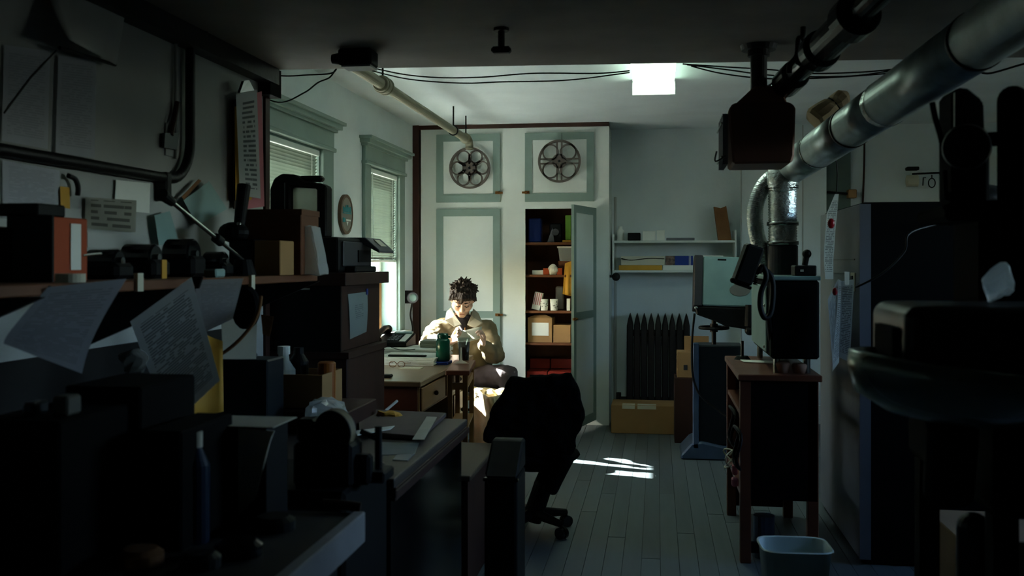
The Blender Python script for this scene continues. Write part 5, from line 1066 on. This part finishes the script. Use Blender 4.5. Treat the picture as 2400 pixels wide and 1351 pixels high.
ob('base_plate', G().box(q(2212, 480).x, q(2420, 480).x, Y - .02, Y + .25, q(2212, 520).z, q(2212, 482).z), matte_m, t, bev=.01)
ob('strut', G().tube([q(2214, 400), q(2218, 465), q(2300, 488)], .006, 6).tube([q(2222, 452), q(2262, 490)], .005, 6).tube([q(2262, 462), q(2210, 488)], .005, 6), matte_m, t)
cable('head_cable', [q(2185, 240), q(2192, 275), q(2205, 320), q(2213, 360)], .007, matte_m, 'black cable dropping from the duct to the camera head', 'cable', 7)
cable('cabinet_cable', [(1.35, 4.77, 1.6), PD(2135, 545, 4.3), PD(2120, 590, 4.3), PD(2070, 640, 4.3), PD(2010, 672, 4.35), (.922, 4.73, 1.31)], .005, iron_m, 'thin pale cable sagging across the black machine cabinet', 'cable')
p = PD(2368, 655, 1.9); one('plastic_wrap', G().ball((p.x, p.y + .08, 1.362), .03, .024, .036, n=18, k=12).jitter(.02, 28), bag_m, 'shiny clear plastic wrap at the right edge', 'plastic wrap')
A = PZ(2190, 1285, 0); one('floor_carton', G().box(.98, 1.75, 3.4, 3.8, 0, .5), mat('dull_cardboard', (112, 90, 66), .9), 'brown carton on the floor beneath the black film printer', 'box', bev=.004)
p = PD(2360, 1290, 1.9); t = thing('floor_canister', 'black round topped canister beneath the film printer', 'canister', (p.x, p.y + .2, 0)); ob('can_body', G().cyl((p.x, p.y + .2, 0), (p.x, p.y + .2, .84), .035, n=20).ball((p.x, p.y + .2, .84), .035), gm2, t, smooth=False); ob('can_label', G().box(p.x + .03, p.x + .06, p.y + .2, p.y + .25, .5, .84), paper_m, t)
# ------------------------------------------------------------------ seated man
def blob(name, caps, m, parent=None, vox=.008, it=4, noise=None, seed=0):
    g = G()
    for p0, r0, p1, r1 in caps: g.caps(p0, r0, p1, r1)
    o = ob(name, g, m, parent, smooth=True)
    k = o.modifiers.new('union', 'REMESH'); k.mode = 'VOXEL'; k.voxel_size = vox; k.use_smooth_shade = True
    if noise:
        tx_ = bpy.data.textures.new(name + '_folds', 'CLOUDS'); tx_.noise_scale = noise[0]; tx_.noise_depth = 2
        d = o.modifiers.new('folds', 'DISPLACE'); d.texture = tx_; d.strength = noise[1]; d.mid_level = .5; d.texture_coords = 'GLOBAL'
    k = o.modifiers.new('soft', 'SMOOTH'); k.iterations = it; k.factor = .5
    return o
skin = mat('skin', (204, 168, 146), .5, var=.06, scale=8)
coat = mat('khaki_coat', (122, 110, 84), .85, var=.1, scale=9, bump=.12, bscale=35)
coll = mat('pale_corduroy', (150, 144, 126), .9, bump=.03, bscale=90)
trous = mat('grey_brown_trousers', (84, 74, 76), .85, var=.1, bump=.2, bscale=40)
hairm = mat('dark_brown_hair', (40, 26, 18), .55, var=.3, scale=40, bump=.6, bscale=120, stretch=(1, 1, .4))
shirt = mat('dark_shirt', (58, 52, 58), .85)
def A(x, y, Y): return PY(x, y, Y + .22)
hc = A(1084, 702, 7.38); f = V((.16, -.84, -.52)).normalized(); u = (V((.05, 0, 1)) - f * f.dot(V((.05, 0, 1)))).normalized(); rgt = u.cross(f); S = 1.1
H = lambda x, y, z: hc + (rgt * x + f * y + u * z) * S
NB = A(1083, 750, 7.5)
caps = [(H(0, .006, .03), .082 * S, H(0, -.04, .035), .085 * S), (H(0, .034, -.014), .058 * S, H(0, .05, -.06), .045 * S), (H(.03, .078, .004), .0125 * S, H(.026, .078, .004), .0125 * S), (H(-.03, .078, .004), .0125 * S, H(-.026, .078, .004), .0125 * S), (H(.028, .045, -.025), .042 * S, H(-.028, .045, -.025), .042 * S),
        (H(.045, .0, -.05), .032 * S, H(.008, .062, -.09), .023 * S), (H(-.045, .0, -.05), .032 * S, H(-.008, .062, -.09), .023 * S),
        (H(-.036, .072, .026), .016 * S, H(.036, .072, .026), .016 * S), (H(0, .09, .012), .009 * S, H(0, .113, -.028), .012 * S), (H(-.012, .1, -.033), .009 * S, H(.012, .1, -.033), .009 * S),
        (H(-.017, .088, -.06), .0075 * S, H(.017, .088, -.06), .0075 * S), (H(-.015, .086, -.071), .008 * S, H(.015, .086, -.071), .008 * S),
        (H(.078, -.012, .008), .018 * S, H(.076, -.008, -.022), .011 * S), (H(-.078, -.012, .008), .018 * S, H(-.076, -.008, -.022), .011 * S),
        (H(0, -.03, -.05), .055, NB, .06)]
def hand(wr, d, n, th, curl=(35, 45, 30)):
    d = d.normalized(); n = (n - d * d.dot(n)).normalized(); s = d.cross(n) * th; out = []
    for i, (o_, L, r_) in enumerate(((.03, .072, .0092), (.010, .08, .0096), (-.010, .074, .0092), (-.029, .058, .0082))):
        k = wr + d * (.09 - .006 * abs(i - 1)) + s * o_; out.append((wr + d * .01 + s * o_ * .6, .0165, k, .0125)); p = k; an = 0
        for fr_, c_ in zip((.45, .32, .23), curl):
            an += R(c_); q_ = p + (d * cos(an) + n * sin(an)) * (L * fr_); out.append((p, r_ * 1.06, q_, r_)); p = q_
    b = wr + d * .02 + s * .026; k1 = b + d * .035 + s * .026 + n * .014; k2 = k1 + d * .032 + s * .004 + n * .018; k3 = k2 + d * .022 - s * .006 + n * .008
    out += [(b, .016, k1, .0125), (k1, .0115, k2, .0105), (k2, .0105, k3, .0085)]; return out
shR, elR, wrR = A(1026, 775, 7.48), A(1006, 803, 7.24), A(1056, 800, 7.08)
shL, elL, wrL = A(1141, 777, 7.48), A(1158, 832, 7.28), A(1131, 808, 7.09)
ch = [A(1046, 800, 7.5), A(1119, 800, 7.5)]; be = [A(1062, 850, 7.52), A(1116, 850, 7.52)]; hp = [A(1072, 886, 7.54), A(1112, 886, 7.52)]
kL, kR = A(1190, 880, 7.2), A(1164, 887, 7.36); aL, aR = V((kL.x + .035, 7.46, .1)), V((kR.x - .05, 7.72, .1)); tL, tR = aL + V((.06, -.17, -.055)), aR + V((-.02, -.18, -.055))
caps += [(ch[0], .105, ch[1], .105), (be[0], .11, be[1], .11), (ch[0], .105, be[0], .11), (ch[1], .105, be[1], .11), (be[0], .11, hp[0], .105), (be[1], .11, hp[1], .105), (hp[0], .105, hp[1], .105),
         (NB, .06, shR, .062), (NB, .06, shL, .062), (NB, .07, (ch[0] + ch[1]) / 2, .11), (shR, .055, elR, .042), (elR, .042, wrR, .027), (shL, .055, elL, .042), (elL, .042, wrL, .027),
         (hp[1], .088, kL, .058), (kL, .055, aL, .036), (hp[0], .088, kR, .058), (kR, .055, aR, .036), (aL, .036, tL, .032), (aR, .036, tR, .032)]
caps += hand(wrL, V((.12, -.35, .8)), V((-.75, -.5, .1)), 1, (30, 55, 35)) + hand(wrR, V((.75, -.3, .35)), V((-.1, -.75, .6)), -1, (30, 45, 30))
man = blob('person', caps, skin, None, .0052, 2)
tag(man, 'man with dark hair and khaki jacket seated reading a paper', 'person')
jc = [(ch[0], .13, ch[1], .13), (be[0], .135, be[1], .135), (ch[0], .13, be[0], .135), (ch[1], .13, be[1], .135), (be[0], .135, be[0] + V((0, .01, -.06)), .13), (be[1], .135, be[1] + V((0, .01, -.06)), .13), (be[0] + V((0, .01, -.06)), .13, be[1] + V((0, .01, -.06)), .13),
      (NB + V((-.05, .01, -.05)), .075, shR, .088), (NB + V((.05, .01, -.05)), .075, shL, .088), (NB + V((0, .02, -.08)), .09, (ch[0] + ch[1]) / 2, .13), (shR, .09, elR, .076), (elR, .076, wrR.lerp(elR, .18), .05), (shL, .09, elL, .078), (elL, .078, wrL.lerp(elL, .18), .05)]
jk = blob('jacket', jc, coat, man, .010, 3, (.07, .045))
blob('jacket_cuff', [(wrL.lerp(elL, .2), .046, wrL.lerp(elL, .06), .043)], coat, man, .007, 2); blob('jacket_cuff', [(wrR.lerp(elR, .2), .046, wrR.lerp(elR, .06), .043)], coll, man, .007, 2)
vt = A(1083, 762, 7.36)
blob('shirt', [(A(1084, 752, 7.42), .04, A(1088, 790, 7.352), .02), (A(1072, 748, 7.44), .035, A(1098, 748, 7.44), .035)], shirt, man, .008, 3)
nk = [A(1083 + 31 * cos(a_), 738 + 4 * sin(a_), 7.5 + .075 * sin(a_) - .0) for a_ in [R(x) for x in range(-35, 216, 25)]]
blob('collar_stand', [(p0, .022, p1, .022) for p0, p1 in zip(nk, nk[1:])], coll, man, .007, 2)
for pts in (((1057, 722, 7.46), (1066, 738, 7.39), (1082, 762, 7.352), (1066, 768, 7.335), (1043, 752, 7.36), (1047, 732, 7.44)), ((1109, 724, 7.46), (1104, 740, 7.39), (1095, 762, 7.352), (1114, 770, 7.335), (1131, 758, 7.36), (1122, 736, 7.44))):
    P_ = [A(*p) for p in pts]; cc = sum(P_, V()) / 6; g = G(); vf = [g.b.verts.new(p) for p in P_]; vc = g.b.verts.new(cc + V((0, -.006, .002)))
    for a_ in range(6): g.face([vf[a_], vf[(a_ + 1) % 6], vc])
    o = ob('collar', g, coll, man, thick=.012); k = o.modifiers.new('round', 'BEVEL'); k.width = .004; k.segments = 2
g = G(); zp = [A(1090, 768 + i * 12, 7.355 - .01 * i) for i in range(6)]; 
ob('zip', G().tube(zp, .004, 6), brass_m, man)
tc_ = [(hp[0], .118, hp[1], .118), (hp[1], .105, kL, .078), (kL, .076, aL + V((0, 0, .02)), .058), (hp[0], .105, kR, .078), (kR, .076, aR + V((0, 0, .02)), .058)]
blob('trousers', tc_, trous, man, .010, 3, (.08, .03))
for a_, t_ in ((aL, tL), (aR, tR)): blob('shoe', [(a_ + V((0, .03, -.05)), .045, t_, .04), (a_, .045, a_ + V((0, .03, -.05)), .046)], bark_m, man, .008, 3)
hs = [(H(0, .0, .045), .088 * S, H(0, -.045, .04), .09 * S), (H(0, -.07, .0), .074 * S, H(0, -.07, -.03), .06 * S)]
rn = random.Random(3)
for i in range(120):
    th, ph_ = rn.uniform(0, 2 * pi), rn.uniform(0, 1.5); d = V((sin(ph_) * cos(th), sin(ph_) * sin(th), cos(ph_)))
    if d.y > .5 and d.z < .55: continue
    p = V((d.x * .086, d.y * .096 - .016, d.z * .08 + .042)); tdir = V((d.x * .5 + rn.uniform(-.5, .5), d.y * .5 + rn.uniform(-.3, .8), d.z * .3 + rn.uniform(-.5, .25))).normalized()
    hs.append((H(*p), .013 * S, H(*(p + tdir * rn.uniform(.03, .045))), .004 * S))
for i in range(19):
    x_ = -.078 + i * .0087; e = rn.uniform(0, .03); sw = rn.uniform(-.014, .02)
    hs.append((H(x_ * .9, .062 - abs(x_) * .35, .098 - abs(x_) * .3), .016 * S, H(x_ * 1.05 + sw * .4, .098 - abs(x_) * .55, .07 - abs(x_) * .25), .012 * S))
    hs.append((H(x_ * 1.05 + sw * .4, .098 - abs(x_) * .55, .07 - abs(x_) * .25), .011 * S, H(x_ * 1.1 + sw, .1 - abs(x_) * .62, .05 - e - abs(x_) * .1), .004 * S))
for s in (-1, 1):
    for j in range(4): hs.append((H(s * .08, .025 - j * .025, .05), .017 * S, H(s * .088, .02 - j * .028, .0 - .012 * (j % 2)), .006 * S))
blob('hair', hs, hairm, man, .0042, 1)
for s in (-1, 1):
    g = G(); g.caps(H(s * .043, .087, -.003), .003, H(s * .03, .092, -.007), .0034, 8).caps(H(s * .03, .092, -.007), .0034, H(s * .018, .09, -.002), .0036, 8); ob('closed_eyelid', g, hairm, man)
    g = G(); g.caps(H(s * .047, .08, .026), .0045, H(s * .017, .091, .024), .0055, 8); ob('eyebrow', g, hairm, man)
ob('lips', G().caps(H(-.016, .094, -.066), .0035, H(.016, .094, -.066), .0035, 8), mat('lip_pink', (160, 96, 84), .5), man)
g = G(); ax = (elL - wrL).normalized(); cw = wrL + ax * .012; g.tube([cw + (ax.cross(V((0, 0, 1))).normalized() * cos(i * pi / 8) + ax.cross(ax.cross(V((0, 0, 1)))).normalized() * sin(i * pi / 8)) * .034 for i in range(17)], .006, 6); ob('watch', g, chrome_m, man)
one('letter', G().sheet(A(1070, 776, 7.02), A(1130, 767, 7.05), A(1126, 797, 7.01), A(1074, 806, 6.98), lambda u, v: .012 * sin(u * 5) - .008 * v, 8, 6), oldp_m, 'cream letter held open by the seated man', 'letter', thick=.0015, smooth=True)
hx = (hp[0] + hp[1]) / 2; t = thing('wooden_stool', 'wooden stool underneath the seated man in khaki jacket', 'stool', (hx.x, 7.77, 0)); sz_ = hx.z - .125
ob('seat', G().cyl((hx.x, 7.77, sz_ - .035), (hx.x, 7.77, sz_), .19, n=24), oak_m, t, bev=.006)
for sx_, sy_ in ((-1, -1), (-1, 1), (1, -1), (1, 1)): ob('leg', G().cyl((hx.x + sx_ * .17, 7.77 + sy_ * .16, 0), (hx.x + sx_ * .12, 7.77 + sy_ * .11, sz_ - .035), .018, n=10), bark_m, t)
ob('stretcher', G().cyl((hx.x - .15, 7.63, .2), (hx.x + .15, 7.63, .2), .011, n=8).cyl((hx.x - .15, 7.91, .2), (hx.x + .15, 7.91, .2), .011, n=8), bark_m, t)

# ------------------------------------------------------------------ office chair with a coat on it
Y = 4.98; q = lambda x, y, d=0: PY(x, y, Y + d)
bc = q(1246, 1193, .12); t = thing('office_chair', 'black swivel office chair seen from behind in silhouette', 'chair', (bc.x, bc.y, 0))
seat_z = q(1250, 1085).z
ob('seat', G().ball((q(1245, 1080).x, Y + .14, seat_z + .02), .24, .23, .055, n=24, k=10), fab_m, t, smooth=True)
ob('seat_pan', G().lathe([(.06, -.06), (.16, -.045), (.2, -.01), (.2, .01)], M.Translation((q(1245, 1080).x, Y + .14, seat_z - .0)), 24), black_m, t, smooth=False)
g = G().prism([q(1205, 1030), q(1185, 960), q(1200, 895), q(1225, 888), q(1330, 882), q(1345, 900), q(1352, 960), q(1335, 1030)], (0, .07, 0)); ob('backrest', g, fab_m, t, bev=.025, seg=3)
ob('back_bar', G().tube(curve([q(1265, 1000, -.01), q(1262, 1060, -.02), (q(1245, 1085).x, Y + .05, seat_z - .03)], 5), .025, 8), black_m, t, smooth=True)
ct_ = V((q(1290, 1095).x, Y + .12, seat_z - .04)); ob('column', G().cyl((bc.x, bc.y, .06), V((bc.x, bc.y, .12)).lerp(ct_, .55), .052, .05, 18).cyl(V((bc.x, bc.y, .12)).lerp(ct_, .5), ct_, .05, .055, 18), black_m, t, smooth=False)
for k_ in range(5):
    an = R(180 + 72 * k_); e = V((bc.x + .21 * cos(an), bc.y + .21 * sin(an), .075))
    ob('base_leg', G().tube([(bc.x, bc.y, .1), V((bc.x, bc.y, .1)).lerp(e, .6), e], .022, 8, rf=lambda u: .03 - .012 * u), black_m, t)
    tn = V((-sin(an), cos(an), 0)); c_ = V((e.x, e.y, .03))
    ob('caster', G().cyl(c_ - tn * .022, c_ - tn * .005, .03, n=16).cyl(c_ + tn * .005, c_ + tn * .022, .03, n=16).cyl(c_, e, .008, n=8), gloss_m, t)
def drape(name, outline, y0, dep, m, label, cat, amp=.02):
    g = G(); cx_ = sum(p[0] for p in outline) / len(outline); cy_ = sum(p[1] for p in outline) / len(outline)
    g.prism([PY(x, y, y0) for x, y in outline], (0, dep, 0))
    bmesh.ops.triangulate(g.b, faces=g.b.faces[:])
    o = one(name, g, m, label, cat, smooth=True)
    k = o.modifiers.new('even', 'REMESH'); k.mode = 'VOXEL'; k.voxel_size = .014
    k = o.modifiers.new('soft', 'SMOOTH'); k.iterations = 6
    tx_ = bpy.data.textures.new('coat_folds', 'CLOUDS'); tx_.noise_scale = .09
    d = o.modifiers.new('folds', 'DISPLACE'); d.texture = tx_; d.strength = amp * 2; d.mid_level = .5
    o.modifiers.new('soft2', 'SMOOTH').iterations = 2; return o
drape('draped_coat', [(1196, 884), (1240, 884), (1300, 880), (1338, 872), (1348, 892), (1362, 922), (1368, 970), (1364, 1012), (1350, 1030), (1356, 1050), (1342, 1070), (1312, 1080), (1290, 1100), (1255, 1108), (1215, 1106), (1185, 1085), (1176, 1045), (1128, 1038), (1134, 1000), (1148, 958), (1168, 935), (1182, 905)], Y - .07, .05, fab_m, 'black coat draped over the back of the swivel chair', 'coat')
one('coat_sleeve', G().tube(curve([q(1325, 1060, -.05), q(1312, 1090, -.02), q(1300, 1120, -.0), q(1288, 1150, .02)], 5), .045, 14, rf=lambda u: .06 - .02 * u), fab_m, 'black sleeve hanging from the coat beside chair column', 'coat', smooth=True)
